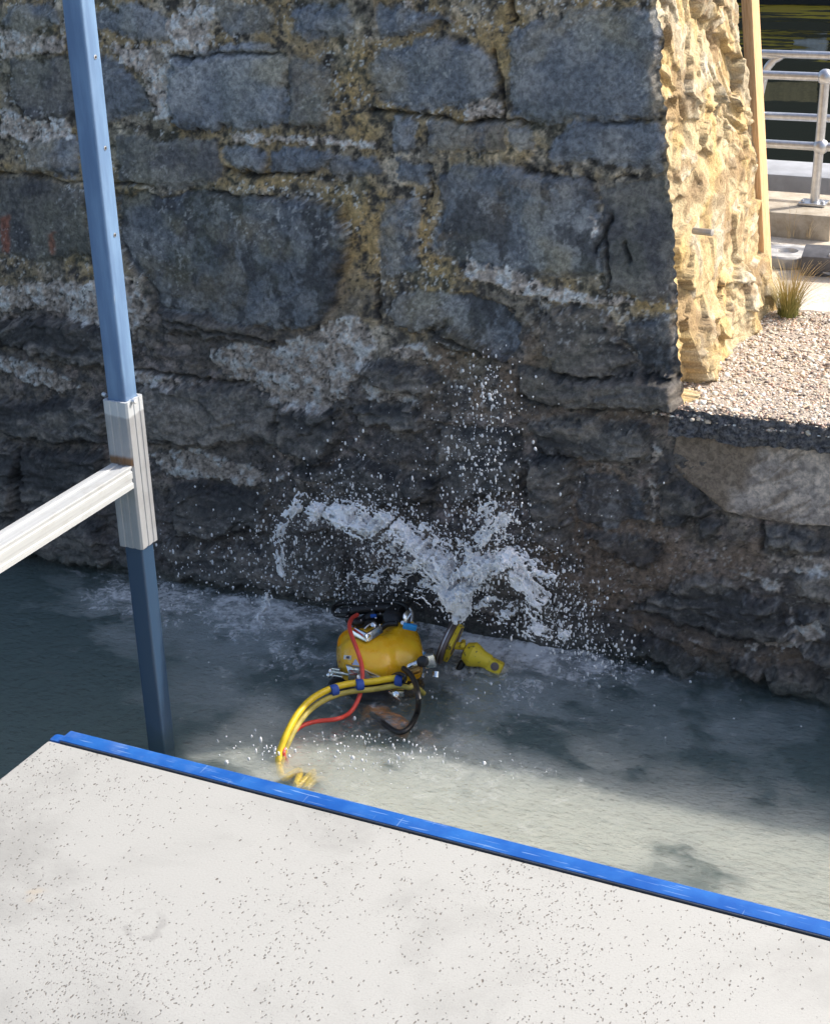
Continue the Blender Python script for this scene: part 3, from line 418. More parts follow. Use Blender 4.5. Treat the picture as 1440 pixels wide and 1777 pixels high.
# ------------------------------------------------------------------ ground, kerbs, rails behind
t = NT('pale_ground'); f = t.noise(3, 6, .6); f2 = t.noise(60, 4, .6)
t.set(Base_Color=t.mix(t.ramp(f2, .4, .7, 0, .35), t.mix(t.ramp(f, .35, .65), (.56, .48, .38), (.74, .68, .58)), (.3, .25, .2)), Roughness=.9); t.bump(f2, .006, .6); M_gnd = t.m
gxx, gyy = np.meshgrid(np.arange(-7, 5, .06), np.arange(5.9, 8.16, .05)); gs = gxx.shape; gxx = gxx.ravel(); gyy = gyy.ravel()
tag(mesh_obj('paved_ground', np.c_[gxx, gyy, .925 + .02 * fbm(gxx * 2, gyy * 2, 4, 161)], grid_faces(gs[1], gs[0]), M_gnd, None, True), None, None, None, 'structure')
t = NT('kerb_concrete'); f = t.noise(14, 5, .6); t.set(Base_Color=t.mix(t.ramp(f, .3, .7), (.34, .29, .22), (.50, .45, .37)), Roughness=.85); t.bump(t.noise(80, 4), .004, .7); M_kerb = t.m
kb1 = MB(); kb1.box((-3.6, 7.47, .985), (4.07, .40, .13), bev=.012)
tag(kb1.build('concrete_kerb', M_kerb), 'low brownish concrete kerb carrying the railing post', 'kerb')
kb2 = MB(); kb2.box((-1.0, 7.99, 1.005), (9, .32, .17), bev=.014)
tag(kb2.build('coping_kerb', plain('grey_coping', (.36, .38, .42), .8, var=.15, scale=8)), 'pale grey coping kerb along the water behind the railing', 'kerb')
M_alu = plain('galvanised', (.62, .63, .65), .34, .85, .12, 40, .0006)
def rail_set(name, lab, yy, posts, rails, curved):
    T = thing(name, lab, 'railing', (posts[0][0][0], yy, 1.05), 'tubular railings by the basin')
    for a, b in posts: MB().tube([a, b], .021, 14, sub=0).build('post', M_alu, T)
    for pts in rails: MB().tube(pts, .019, 14, sub=0 if len(pts) == 2 else 6).build('rail', M_alu, T)
    return T
pb = (-1.688, 7.46, 0.9685); pt = (-1.6738, 7.46, 1.6173)
ra = rail_set('pipe_railing', 'galvanised pipe railing with ball joints and post standing on the kerb', 7.46, [(pb, pt)],
   [[(-5.2, 7.46, pt[2] - .02), pt], [pt, (2.5, 7.46, pt[2] + .02)], [(-5.2, 7.46, pt[2] - .315), (pt[0], 7.46, pt[2] - .305)], [(pt[0], 7.46, pt[2] - .305), (2.5, 7.46, pt[2] - .29)]], 0)
for z_ in (pt[2], pt[2] - .305): MB().ball((pt[0], 7.46, z_), .036).build('ball_joint', M_alu, ra)
MB().box((pb[0], 7.46, 1.058), (.12, .10, .012), bev=.003).build('foot_plate', M_alu, ra)
for s_ in (-1, 1): MB().ball((pb[0] + .045 * s_, 7.43, 1.068), .010).build('bolt', M_alu, ra)
e1_ = (-1.7755, 7.98, 1.6262); e2_ = (-1.9975, 7.98, 1.6128); e3_ = (-2.0589, 7.98, 1.5731); e4_ = (-2.0785, 7.98, 1.524)
rb = rail_set('pipe_railing', 'galvanised pipe railing with a curved end behind the other railing', 7.98, [((1.2, 7.98, 1.09), (1.2, 7.98, e1_[2]))],
   [[(2.6, 7.98, e1_[2]), e1_, e2_, e3_, e4_, (e4_[0] - .02, 7.98, e4_[2] - .10)], [(-2.1163, 7.98, 1.3316), (-1.7558, 7.98, 1.3368), (2.6, 7.98, (-1.7558, 7.98, 1.3368)[2] + .03)]], 1)
p_ = (-2.1163, 7.98, 1.3316)
MB().tube([(e4_[0] - .02, 7.98, e4_[2] - .10), (p_[0], 7.98, p_[2])], .019, 12, sub=0).build('rail', M_alu, rb)
MB().tube([(p_[0], 7.98, p_[2]), (p_[0], 7.98, 1.09)], .019, 12, sub=0).build('post', M_alu, rb)
# things lying on the ground
rg = (-1.6542, 6.8749, 0.97)
o = MB().lathe((rg[0], rg[1], .937), (0, 0, 1), [(.0, .11), (.006, .115), (.045, .115), (.052, .108), (.052, .045), (.036, .040), (.036, .001)], 32).build('steel_ring', plain('ring_steel', (.55, .54, .52), .5, .3))
tag(o, 'thick round pale steel cap lying on the pale ground near the grass tuft', 'cap')
bk = (-1.4699, 6.7765, 0.98)
bo = thing('dark_block', 'dark grey slab of steel lying on the pale ground right of the round cap', 'block', (bk[0] + .12, bk[1], .935))
MB().box((bk[0] + .12, bk[1], .985), (.42, .12, .10), Matrix.Rotation(.10, 3, 'Z') @ Matrix.Rotation(.2, 3, 'X'), .008).build('slab', plain('dark_slab', (.10, .10, .11), .6), bo)
MB().box((bk[0] + .03, bk[1] - .055, .99), (.035, .02, .085), Matrix.Rotation(.10, 3, 'Z') @ Matrix.Rotation(.3, 3, 'Y'), .004).build('strap', plain('strap_steel', (.5, .52, .56), .4, .5), bo)
def blades(name, base, n, hmin, hmax, spread, wd, mat, lab, cat, seed, lean=(0, 0), group=None):
    r = np.random.default_rng(seed); b = MB()
    for i in range(n):
        a = r.uniform(0, 6.28); rad = spread * math.sqrt(r.random()) * .35; p0 = Vector(base) + Vector((rad * math.cos(a), rad * math.sin(a), 0))
        hgt = r.uniform(hmin, hmax); out = spread * r.uniform(.2, 1.4)
        dx = Vector((math.cos(a) * out + lean[0], math.sin(a) * out + lean[1], 0)); sd = Vector((-math.sin(a), math.cos(a), 0)) * wd
        pts = [p0 + dx * (k / 4) ** 2 + Vector((0, 0, hgt * (k / 4) * (1 - .18 * (k / 4) ** 2))) for k in range(5)]
        V = []
        for k, p in enumerate(pts): q = sd * (1 - .8 * k / 4); V += [p - q, p + q]
        b.add(V, [(2 * k, 2 * k + 1, 2 * k + 3, 2 * k + 2) for k in range(4)])
    o = b.build(name, mat, None, True); return tag(o, lab, cat, group)
t = NT('grass_blades'); f = t.noise(30, 3); sp = t.n.new('ShaderNodeSeparateXYZ'); t.link(t.co, sp.inputs[0])
t.set(Base_Color=t.mix(t.ramp(t.math('ADD', sp.outputs[2], t.math('MULTIPLY', f, .12)), 1.0, 1.2), (.20, .22, .05), (.55, .42, .20)), Roughness=.7); M_gr = t.m
gb = (-1.4467, 6.0374, 0.95)
blades('grass_tuft', (gb[0], gb[1] + .04, .94), 420, .10, .27, .11, .0016, M_gr, 'tuft of straw tipped green grass beside the foot of the wall end', 'grass', 5)
M_dry = plain('dry_stem', (.55, .44, .28), .8)
for i, (px_, lab) in enumerate([((-1.7289, 7.2306, 0.95), 'thin dry weed stems against the brownish kerb left of the post'), ((-1.6575, 7.2547, 0.95), 'short dry weed stems at the kerb under the railing post'), ((-1.4778, 6.7477, 0.95), 'dry forked weed sprig in front of the dark block')]):
    blades('dry_weed', px_, (9, 12, 7)[i], .05, (.20, .12, .10)[i], (.07, .06, .10)[i], .0015, M_dry, lab, 'weed', 40 + i, group='dry weeds on the pale ground')
# ------------------------------------------------------------------ water
def water_grid():
    x = np.r_[np.arange(-9, -5.2, .08), np.arange(-5.2, -.4, .0105), np.arange(-.4, 4.01, .08)]; y = np.r_[np.arange(.3, 2.9, .08), np.arange(2.9, 5.0, .0105), np.arange(5.0, 5.25, .03)]
    X, Yg = np.meshgrid(x, y); sh = X.shape; X = X.ravel(); Yg = Yg.ravel(); Xr, Yr = X * .8 + Yg * .6, (Yg * .8 - X * .6) * 1.3
    ag = np.exp(-((X + 2.1) ** 2 + (Yg - 4.6) ** 2) / 1.1 ** 2)
    z = .004 * (fbm(Xr * 3.2, Yr * 3.2, 3, 201) - .5) + .010 * (fbm(Xr * 10, Yr * 10, 3, 202) - .5) * (.12 + ag) + .016 * ag * (fbm(Xr * 22, Yr * 22, 3, 203) - .5) + .0030 * (fbm(Xr * 42, Yr * 42, 3, 204) - .5) * (.25 + ag)
    foam = np.zeros(X.shape)
    for (cx, cy, r, a) in FOAM: foam = np.maximum(foam, a * np.exp(-((X - cx) ** 2 + (Yg - cy) ** 2) / r ** 2))
    wl = YW0 + SX * X - Yg
    foam = np.maximum(foam, .35 * sst(.35, .05, wl) * sst(-4.6, -3.6, X) * sst(-.9, -1.5, X))
    foam = np.maximum(foam, .20 * np.exp(-((X + 2.2) ** 2 + (Yg - 4.5) ** 2) / .95 ** 2) + .10)
    V = np.c_[X, Yg, z]; Fg = grid_faces(sh[1], sh[0]).tolist(); nx, ny = sh[1], sh[0]; idx = np.arange(nx * ny).reshape(ny, nx)
    ring = np.r_[idx[0, :], idx[1:, -1], idx[-1, -2::-1], idx[-2:0:-1, 0]]; n0 = len(V)
    low = V[ring].copy(); low[:, 2] = -1.5; V = np.r_[V, low]; m = len(ring)
    Fg += [(int(ring[(k + 1) % m]), int(ring[k]), n0 + k, n0 + (k + 1) % m) for k in range(m)] + [tuple(range(n0 + m - 1, n0 - 1, -1))]
    return V, Fg, np.r_[foam, np.zeros(m)]
FOAM = [(*(-2.1937, 4.8105, 0.0)[:2], .22, 1.), (*(-1.9937, 4.8699, 0.0)[:2], .20, .9), (*(-1.8041, 4.8347, 0.0)[:2], .20, .62), (*(-1.6598, 4.8502, 0.0)[:2], .15, .5), (*(-3.0849, 4.7622, 0.0)[:2], .30, .75), (*(-3.4622, 4.7389, 0.0)[:2], .32, .6), (*(-3.6774, 4.678, 0.0)[:2], .2, .6),
        (*(-2.8598, 4.8543, 0.0)[:2], .22, .7), (*(-2.5963, 5.0135, 0.0)[:2], .25, .8), (*(-2.3647, 4.9318, 0.0)[:2], .16, .8), (*(-1.9557, 4.6183, 0.0)[:2], .25, .45), (*(-2.7839, 4.5432, 0.0)[:2], .3, .45), (*(-1.2636, 4.7003, 0.0)[:2], .3, .25), (*(-2.0446, 4.3325, 0.0)[:2], .3, .3), (*(-2.8686, 4.2815, 0.0)[:2], .3, .3)]
t = NT('murky_water'); t.n.remove(t.b)
gl = t.n.new('ShaderNodeBsdfGlossy'); gl.inputs['Roughness'].default_value = .04; gl.inputs['Color'].default_value = (1, 1, 1, 1)
tr = t.n.new('ShaderNodeBsdfTransparent'); fr_ = t.n.new('ShaderNodeFresnel'); t.link(t.ramp(t.n.new('ShaderNodeNewGeometry').outputs['Backfacing'], 0, 1, 1.33, 1 / 1.33), fr_.inputs['IOR'])
bp = t.n.new('ShaderNodeBump'); bp.inputs['Distance'].default_value = .016; bp.inputs['Strength'].default_value = 1.
t.link(t.math('ADD', t.noise(42, 4, .6, 0, t.map((.7, 1.4, 1), (0, 0, .3))), t.math('MULTIPLY', t.noise(12, 3, .5, .3), 1.6)), bp.inputs['Height'])
for q in (gl, fr_): t.link(bp.outputs[0], q.inputs['Normal'])
m1_ = t.n.new('ShaderNodeMixShader'); t.link(fr_.outputs[0], m1_.inputs[0]); t.link(tr.outputs[0], m1_.inputs[1]); t.link(gl.outputs[0], m1_.inputs[2])
fo = t.attr('Foam', 'Fac'); fn = t.noise(11, 8, .68, .6); fn2 = t.noise(55, 5, .65, .4)
fm = t.math('ADD', t.math('MULTIPLY', fn, .65), t.math('MULTIPLY', fn2, .35))
thr = t.math('SUBTRACT', t.math('ADD', fm, t.math('MULTIPLY', fo, .36)), .63)
fa = t.math('MULTIPLY', t.ramp(thr, -.05, .26), t.ramp(fo, .02, .5, .05, .95))
df = t.n.new('ShaderNodeBsdfDiffuse'); df.inputs['Color'].default_value = (.78, .80, .82, 1)
m2_ = t.n.new('ShaderNodeMixShader'); t.link(fa, m2_.inputs[0]); t.link(m1_.outputs[0], m2_.inputs[1]); t.link(df.outputs[0], m2_.inputs[2])
t.link(m2_.outputs[0], t.out.inputs['Surface'])
pv = t.n.new('ShaderNodeVolumePrincipled'); pv.inputs['Anisotropy'].default_value = -.2
pv.inputs['Density'].default_value = 4.4; pv.inputs['Color'].default_value = (.27, .37, .37, 1)
t.link(pv.outputs[0], t.out.inputs['Volume']); M_water = t.m
Vw, Fw, fo_ = water_grid()
wo = mesh_obj('water', Vw, Fw, M_water, None, True, attrs={'Foam': fo_}); wo['kind'] = 'structure'
def cloud_body(name, lab, x0, x1, y0, y1, fn, thick, dens, col, top=-.016, st=.02):
    X, Yg = np.meshgrid(np.arange(x0, x1, st), np.arange(y0, y1, st)); sh = X.shape; X = X.ravel(); Yg = Yg.ravel()
    m = fn(X, Yg); G = grid_faces(sh[1], sh[0]); G = G[(m[G] > .004).any(1)]
    n = len(X); V = np.r_[np.c_[X, Yg, np.full(n, top)], np.c_[X, Yg, top - thick * np.maximum(m, .004)]]
    E = np.concatenate([np.c_[G[:, k], G[:, (k + 1) % 4]] for k in range(4)]); key = set(map(tuple, E.tolist())); rim = np.array([e for e in E.tolist() if (e[1], e[0]) not in key])
    Fq = np.r_[G, G[:, ::-1] + n, np.c_[rim[:, 1], rim[:, 0], rim[:, 0] + n, rim[:, 1] + n]]
    q = NT(name); q.n.remove(q.b); p = q.n.new('ShaderNodeVolumePrincipled'); p.inputs['Density'].default_value = dens; p.inputs['Color'].default_value = (*col, 1); p.inputs['Anisotropy'].default_value = -.25
    q.link(p.outputs[0], q.out.inputs['Volume'])
    return tag(mesh_obj(name, V, Fq, q.m), lab, None, None, 'stuff')
HX, HY = (-1.1785, 3.8337, 0.0)[:2]; DVX, DVY = (-2.2667, 4.2594, 0.0)[:2]; UX, UY = (-2.3879, 3.8269, 0.0)[:2]
def silt(X, Yg):
    n_a = fbm(X * 2.1, Yg * 2.9, 5, 401, .55); n_b = fbm(X * 5, Yg * 8, 4, 402, .6)
    m = sst(4.34, 3.82, Yg + .95 * (n_a - .5) + .35 * (n_b - .5)) * sst(-2.95, -2.3, X + .7 * (n_a - .5)) * (.22 + .78 * sst(.34, .60, n_b * .45 + n_a * .55))
    d = np.hypot(X - HX, (Yg - HY) * 1.9) + .35 * (n_b - .5) + .2 * (n_a - .5); m = m * (.06 + .94 * sst(.12, .30, d))
    m = m * (.10 + .90 * sst(.10, .30, np.hypot(X - DVX, Yg - DVY))) * sst(.05, .19, np.hypot(X - UX, Yg - UY) + .08 * (n_b - .5))
    return m * sst(2.5, 2.7, Yg) * sst(4.55, 4.3, Yg) * sst(1.45, 1.2, X)
cloud_body('silt_cloud', 'pale cream silt clouding the sunlit water beside the deck', -3.1, 1.5, 2.5, 4.6, silt, .22, 26., (.966, .957, .905))
def bubbles(X, Yg):
    n_a = fbm(X * 4, Yg * 5, 5, 411, .6); m = 0
    for (cx, cy, r, a) in FOAM: m = np.maximum(m, a * np.exp(-((X - cx) ** 2 + (Yg - cy) ** 2) / (r * 1.25) ** 2))
    m = m * sst(.40, .68, n_a + .12 * m) * sst(.02, .12, np.hypot(X - DVX, Yg - DVY) - .1) * sst(YW0 + .0, YW0 - .12, Yg - SX * X)
    return m * (m > .05)
cloud_body('bubble_cloud', 'milky aerated water around the splash along the wall', -4.4, -.6, 3.9, 4.98, bubbles, .045, 22., (.95, .975, .985), -.022)
tag(MB().box((-2.5, 2.75, -1.62), (14, 5.4, .2), bev=0).build('dock_bed', plain('mud', (.06, .06, .045), .9)), None, None, None, 'structure')
t = NT('dark_basin_water'); t.set(Base_Color=(.012, .015, .012), Roughness=.03, IOR=1.33, Specular_IOR_Level=.5)
t.bump(t.math('ADD', t.noise(.55, 2, .5, .3, t.map((.5, 1, 1))), t.math('MULTIPLY', t.noise(3, 2, .5), .04)), .05, .6); M_bw = t.m
tag(MB().add([(-60, 8.1, -.02), (60, 8.1, -.02), (60, 140, -.02), (-60, 140, -.02)], [(0, 1, 2, 3)]).build('basin_water', M_bw, None, False), None, None, None, 'structure')
# the hull whose dark side and yellow bands the basin mirrors
hl = thing('moored_vessel', 'dark hulled vessel with yellow bands moored across the basin', 'vessel', (-8, 27, 0))
MB().box((-8, 28.5, 2.6), (46, 3, 6.4), bev=.15).build('hull', plain('hull_paint', (.012, .013, .016), .5, 0, .4, 1.), hl)
M_yb = plain('yellow_band', (.95, .62, .02), .5, 0, .1, 2.)
for z_, hh_ in ((.70, .16), (1.06, .09), (1.3, .07), (3.6, .12)): MB().box((-8, 26.97, z_), (45.8, .08, hh_), bev=.02).build('rubbing_band', M_yb, hl)
for i in range(9): MB().box((-24 + 4.1 * i + .6 * math.sin(i * 5), 26.96, 2.6 + .7 * math.sin(i * 9)), (2.2 + .8 * math.sin(i * 3), .06, .8 + .4 * math.cos(i * 7)), bev=.02).build('fender_board', plain('fender_wood', (.62, .44, .20), .7), hl)
MB().box((-6.3, 26.9, 1.18), (.55, .12, .26), Matrix.Rotation(.2, 3, 'Y'), bev=.05).build('white_fender', plain('fender_white', (.85, .83, .78), .6), hl)
# ------------------------------------------------------------------ pontoon deck
dk = thing('pontoon', 'white gritty pontoon deck with scratched blue steel edging in the foreground', 'pontoon', (-1.0, 1.4, .95))
DZ = .95; DX, DY = -2.19, 2.478
t = NT('deck_paint'); big = t.noise(1.6, 4, .6); vd = t.map((1, .6, 1), (0, 0, .5)); wn_ = t.noise(60, 2, .5, 0, None, 1); vd = t.mix(.012, vd, wn_, 'ADD')
vc = t.voro(185, vd, 'F1', 0, 1); vcol = t.voro(185, vd, 'F1', 1, 1); spx = t.n.new('ShaderNodeSeparateColor'); t.link(vcol, spx.inputs[0])
dens = t.ramp(t.math('ADD', t.math('MULTIPLY', big, .7), t.math('MULTIPLY', t.noise(7, 3, .6), .3)), .40, .66, .03, .62)
dot = t.math('MULTIPLY', t.math('LESS_THAN', spx.outputs[0], dens), t.ramp(vc, .36, .24))
grime = t.ramp(t.noise(2.3, 7, .66, .3), .46, .70, 0, .62); fine = t.noise(220, 3, .6)
pc = t.mix(grime, (.385, .39, .38), (.25, .253, .245)); pc = t.mix(t.ramp(fine, .35, .7, 0, .2), pc, (.27, .27, .26))
st = t.ramp(t.noise(5.3, 3, .5, .4), .70, .76, 0, .5); pc = t.mix(st, pc, (.40, .335, .25))
scr = t.ramp(t.noise(3, 3, .5, 0, t.map((4, 60, 1), (0, 0, -.12))), .70, .74, 0, .3); pc = t.mix(scr, pc, (.35, .35, .335))
vf = t.voro(420, vd, 'F1', 1, 1); sf = t.n.new('ShaderNodeSeparateColor'); t.link(vf, sf.inputs[0]); vff = t.voro(420, vd, 'F1', 0, 1)
pc = t.mix(t.math('MULTIPLY', t.math('LESS_THAN', sf.outputs[0], t.math('MULTIPLY', dens, .55)), t.ramp(vff, .42, .25, 0, .6)), pc, (.22, .215, .205))
rgd = t.n.new('ShaderNodeVectorMath'); rgd.operation = 'DISTANCE'; t.link(t.mix(.06, t.co, t.noise(9, 3, .6, 0, None, 1), 'ADD'), rgd.inputs[0]); rgd.inputs[1].default_value = (*[a - b + c for a, b, c in zip((-1.6174, 2.0178, 0.95), (-1.0, 1.4, .95), (.03, .03, .03))],)
pc = t.mix(t.math('MULTIPLY', t.ramp(t.math('ABSOLUTE', t.math('SUBTRACT', rgd.outputs[1], .040)), .012, .003, 0, .45), t.ramp(t.noise(20, 3), .4, .6)), pc, (.22, .22, .215))
pc = t.mix(dot, pc, t.mix(spx.outputs[1], (.14, .125, .11), (.24, .235, .225)))
t.set(Base_Color=pc, Roughness=.62, Specular_IOR_Level=.35); t.bump(t.math('SUBTRACT', t.math('MULTIPLY', fine, .25), dot), .0016, .9); M_deck = t.m
MB().box((DX + 2.6, DY - 1.6, DZ - .15), (5.2, 3.2, .30), bev=.006).build('deck', M_deck, dk)
MB().box((DX + 2.62, DY - 1.64, DZ - .75), (5.1, 3.1, .9), bev=.01).build('float_hull', plain('grey_float', (.2, .21, .22), .6), dk)
t = NT('blue_edge_paint'); base = t.mix(t.ramp(t.noise(9, 5, .6), .35, .7), (.008, .085, .36), (.02, .135, .45))
hz = t.math('MULTIPLY', t.ramp(t.noise(16, 5, .65), .45, .7, 0, .55), 1.); spz = t.n.new('ShaderNodeSeparateXYZ'); t.link(t.co, spz.inputs[0])
hz = t.math('MULTIPLY', hz, t.ramp(spz.outputs[0], -.55, -.95, .15, 1.)); base = t.mix(hz, base, (.11, .22, .50))
sc1 = t.ramp(t.noise(2.5, 2, .5, 0, t.map((4, 70, 10), (0, 0, .7))), .66, .70, 0, .5); sc2 = t.ramp(t.noise(2.5, 2, .5, 0, t.map((60, 4, 10), (0, 0, .5))), .70, .73, 0, .35)
sc3 = t.ramp(t.noise(2.7, 2, .5, 0, t.map((3, 90, 10), (0, 0, .15))), .67, .71, 0, .45)
base = t.mix(t.math('MAXIMUM', t.math('MAXIMUM', sc1, sc2), sc3), base, (.30, .44, .66))
t.set(Base_Color=base, Roughness=.55, Specular_IOR_Level=.3); t.bump(t.noise(60, 4), .0008, .5); M_blue = t.m
MB().box((DX + 2.62, DY + .0275, DZ - .055), (5.19, .043, .117), bev=.002).build('blue_edging', M_blue, dk)
MB().box((DX + .012, DY + .020, DZ - .06), (.034, .030, .118), bev=.008).build('edging_end_cap', M_blue, dk)
MB().box((DX + 2.61, DY + .0040, DZ - .006), (5.16, .004, .016), bev=.001).build('seam_shadow_strip', plain('seam_shadow', (.02, .03, .05), .7), dk)  # dark strip added as the shadow line in the gap beside the edging
# ------------------------------------------------------------------ guide pole and its bracket
PX, PY = -2.884, 3.80
pl_ = thing('guide_pole', 'tall blue square steel pole standing in the water', 'pole', (PX, PY, -1.4))
def square_tube(s, z0, z1, r=.009, grooves=0):
    pr = []
    for q, (sx, sy) in enumerate(((1, 1), (-1, 1), (-1, -1), (1, -1))):
        for k in range(6):
            a = q * math.pi / 2 + k * math.pi / 10; pr.append((sx * (s / 2 - r) + r * math.cos(a), sy * (s / 2 - r) + r * math.sin(a)))
    V = [(PX + x, PY + y, z) for z in (z0, z1) for x, y in pr]; n_ = len(pr)
    return MB().add(V, [(k, (k + 1) % n_, n_ + (k + 1) % n_, n_ + k) for k in range(n_)] + [tuple(range(n_ - 1, -1, -1)), tuple(range(n_, 2 * n_))])
t = NT('blue_pole_paint'); f = t.noise(5, 5, .6, 0, t.map((6, 6, .8))); b0 = t.mix(t.ramp(f, .35, .7), (.15, .25, .43), (.21, .34, .54))
f2 = t.noise(40, 4, .6, 0, t.map((3, 3, .25))); b0 = t.mix(t.ramp(f2, .70, .76, 0, .6), b0, (.42, .50, .58))
spz = t.n.new('ShaderNodeSeparateXYZ'); t.link(t.co, spz.inputs[0]); b0 = t.mix(t.ramp(spz.outputs[2], 2.9, 2.1), b0, (.035, .070, .13))  # shade on the lower pole painted in as darker blue
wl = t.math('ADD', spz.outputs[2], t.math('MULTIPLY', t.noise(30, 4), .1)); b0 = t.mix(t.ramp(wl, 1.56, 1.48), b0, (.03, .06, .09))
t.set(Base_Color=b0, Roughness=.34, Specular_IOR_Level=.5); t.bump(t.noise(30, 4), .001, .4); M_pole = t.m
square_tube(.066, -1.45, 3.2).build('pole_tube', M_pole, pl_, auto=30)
M_hole = plain('bare_steel', (.65, .66, .68), .35, .8); M_blk = plain('black_rubber', (.012, .012, .013), .45, 0, .3, 30, .001)
for z_ in ((-2.8777, 3.8, 2.2162)[2], (-2.8748, 3.8, 1.967)[2], (-2.8702, 3.8, 1.7185)[2], 2.62):
    hb = MB().lathe((PX + .0325, PY + .004, z_), (1, 0, 0), [(0, .0062), (.0018, .0062), (.0022, .004)], 14).build('hole_rim', M_hole, pl_)
    MB().lathe((PX + .0344, PY + .004, z_), (1, 0, 0), [(0, .0034), (.0008, .0034)], 12).build('hole', M_blk, hb)
br = thing('pole_bracket', 'grooved aluminium sleeve and beam clasping the blue pole', 'bracket', (PX, PY - .05, .98))
t = NT('weathered_aluminium'); f = t.noise(4, 3, .5, 0, t.map((20, 20, .3))); f2 = t.noise(14, 5, .6); spz = t.n.new('ShaderNodeSeparateXYZ'); t.link(t.co, spz.inputs[0])
a0 = t.mix(t.ramp(f, .3, .7), (.36, .37, .39), (.42, .43, .45)); a0 = t.mix(t.ramp(f2, .45, .7, 0, .5), a0, (.30, .30, .31))
clean = t.ramp(t.math('ADD', spz.outputs[2], t.math('MULTIPLY', f2, .03)), .205, .215); a0 = t.mix(clean, a0, (.60, .63, .66))
weld = t.math('MULTIPLY', t.ramp(t.math('ABSOLUTE', t.math('SUBTRACT', spz.outputs[2], .052)), .022, .006), t.math('MULTIPLY', t.ramp(f2, .3, .5), t.ramp(spz.outputs[1], .013, .009))); a0 = t.mix(weld, a0, (.22, .12, .06))
t.set(Base_Color=a0, Metallic=.25, Roughness=.5); t.bump(f, .0006, .4); M_sl = t.m
zt, zb = 1.222, .742
def grooved(z0, z1, s=.088):
    h2 = s / 2; g = .0022; pr = []
    side = [(-h2 + .006, 0), (-.020, 0), (-.018, g), (-.008, g), (-.006, 0), (.008, 0), (.010, g), (.020, g), (.022, 0), (h2 - .006, 0)]
    for q in range(4):
        for tx, dp in side:
            p = (tx, -(h2 - dp)); a = q * math.pi / 2; pr.append((p[0] * math.cos(a) - p[1] * math.sin(a), p[0] * math.sin(a) + p[1] * math.cos(a)))
    n_ = len(pr); V = [(PX + x, PY + y, z) for z in (z0, z1) for x, y in pr]
    inn = [(PX + x * .79, PY + y * .79, z1) for x, y in pr]; inn2 = [(PX + x * .79, PY + y * .79, z1 - .03) for x, y in pr]
    V = V + inn + inn2
    Fq = [(k, (k + 1) % n_, n_ + (k + 1) % n_, n_ + k) for k in range(n_)] + [(n_ + k, n_ + (k + 1) % n_, 2 * n_ + (k + 1) % n_, 2 * n_ + k) for k in range(n_)] + [(2 * n_ + k, 2 * n_ + (k + 1) % n_, 3 * n_ + (k + 1) % n_, 3 * n_ + k) for k in range(n_)] + [tuple(range(n_ - 1, -1, -1))]
    return MB().add(V, Fq)
grooved(zb, zt).build('sleeve', M_sl, br, auto=20)
for p, a in (((PX + .044, PY - .012, zt - .004), (1, -.2, .3)), ((PX - .046, PY - .02, zt + .006), (-1, 0, .4))):
    MB().lathe(p, a, [(0, .0075), (.010, .0075), (.013, .005)], 10).build('bolt', M_hole, br)
t = NT('beam_aluminium'); f = t.noise(4, 3, .5, 0, t.map((25, .3, 25))); f2 = t.noise(18, 5, .65)
a0 = t.mix(t.ramp(f, .3, .7), (.48, .50, .51), (.57, .585, .60)); a0 = t.mix(t.ramp(f2, .52, .68, 0, .4), a0, (.40, .40, .38))
t.set(Base_Color=a0, Metallic=.15, Roughness=.5); t.bump(f2, .0006, .4); M_bmat = t.m
def beam_profile():
    x0, x1, z0, z1 = -.036, .036, .950, 1.021; g = .0035
    pr = [(x0, z0), (x1, z0), (x1, z0 + .016), (x1 - g, z0 + .018), (x1 - g, z0 + .030), (x1, z0 + .032), (x1, z1 - .018), (x1 - g, z1 - .016), (x1 - g, z1 - .008), (x1, z1 - .006), (x1, z1 - .001), (x1 - .002, z1), (.016, z1), (.014, z1 - g), (-.012, z1 - g), (-.014, z1), (x0, z1)]
    return [(PX + .003 + x, PY - .0445, z) for x, z in pr]
MB().prism(beam_profile(), (0, -2.2, 0)).build('beam', M_bmat, br, auto=20)
# ------------------------------------------------------------------ the diver
dv = thing('person', 'diver in a yellow helmet working at the waterline with a spraying saw', 'person', (-2.50, 4.42, -1.5))
M_suit = plain('diver_suit', (.09, .05, .03), .6, 0, .3, 12, .004); _v = NT('orange_harness'); _v.set(Base_Color=_v.mix(_v.ramp(_v.noise(11, 5, .65, .5), .42, .58), (.85, .30, .02), (.10, .05, .03)), Roughness=.6); M_vest = _v.m; M_glove = plain('dark_glove', (.03, .035, .07), .6, 0, .3, 40, .003)
def skin(name, pts, edges, rad, mat, parent, sub=2, root=0):
    me = bpy.data.meshes.new(name); org = Vector(parent['_o'])
    me.from_pydata([tuple(Vector(p) - org) for p in pts], edges, []); o = bpy.data.objects.new(name, me); COL.objects.link(o); o.parent = parent; o['_o'] = tuple(org)
    md = o.modifiers.new('skin', 'SKIN'); md.use_smooth_shade = True
    for i, sv in enumerate(me.skin_vertices[0].data):
        r = rad[i]; sv.radius = r if hasattr(r, '__len__') else (r, r); sv.use_root = i == root
    ss = o.modifiers.new('sub', 'SUBSURF'); ss.levels = sub; ss.render_levels = sub
    me.materials.append(mat); return o
fw = Vector((-.57, .82, 0)); rt = Vector((.82, .57, 0)); hc = Vector((-2.445, 4.53, .075))
pel = Vector((-2.56, 4.38, -.74)); 
P_ = {}
P_['pel'] = pel; P_['waist'] = pel + Vector((.01, .03, .17)); P_['chest'] = Vector((-2.50, 4.43, -.36)); P_['neck'] = Vector((-2.47, 4.49, -.15)); P_['head'] = Vector((-2.45, 4.52, .03))
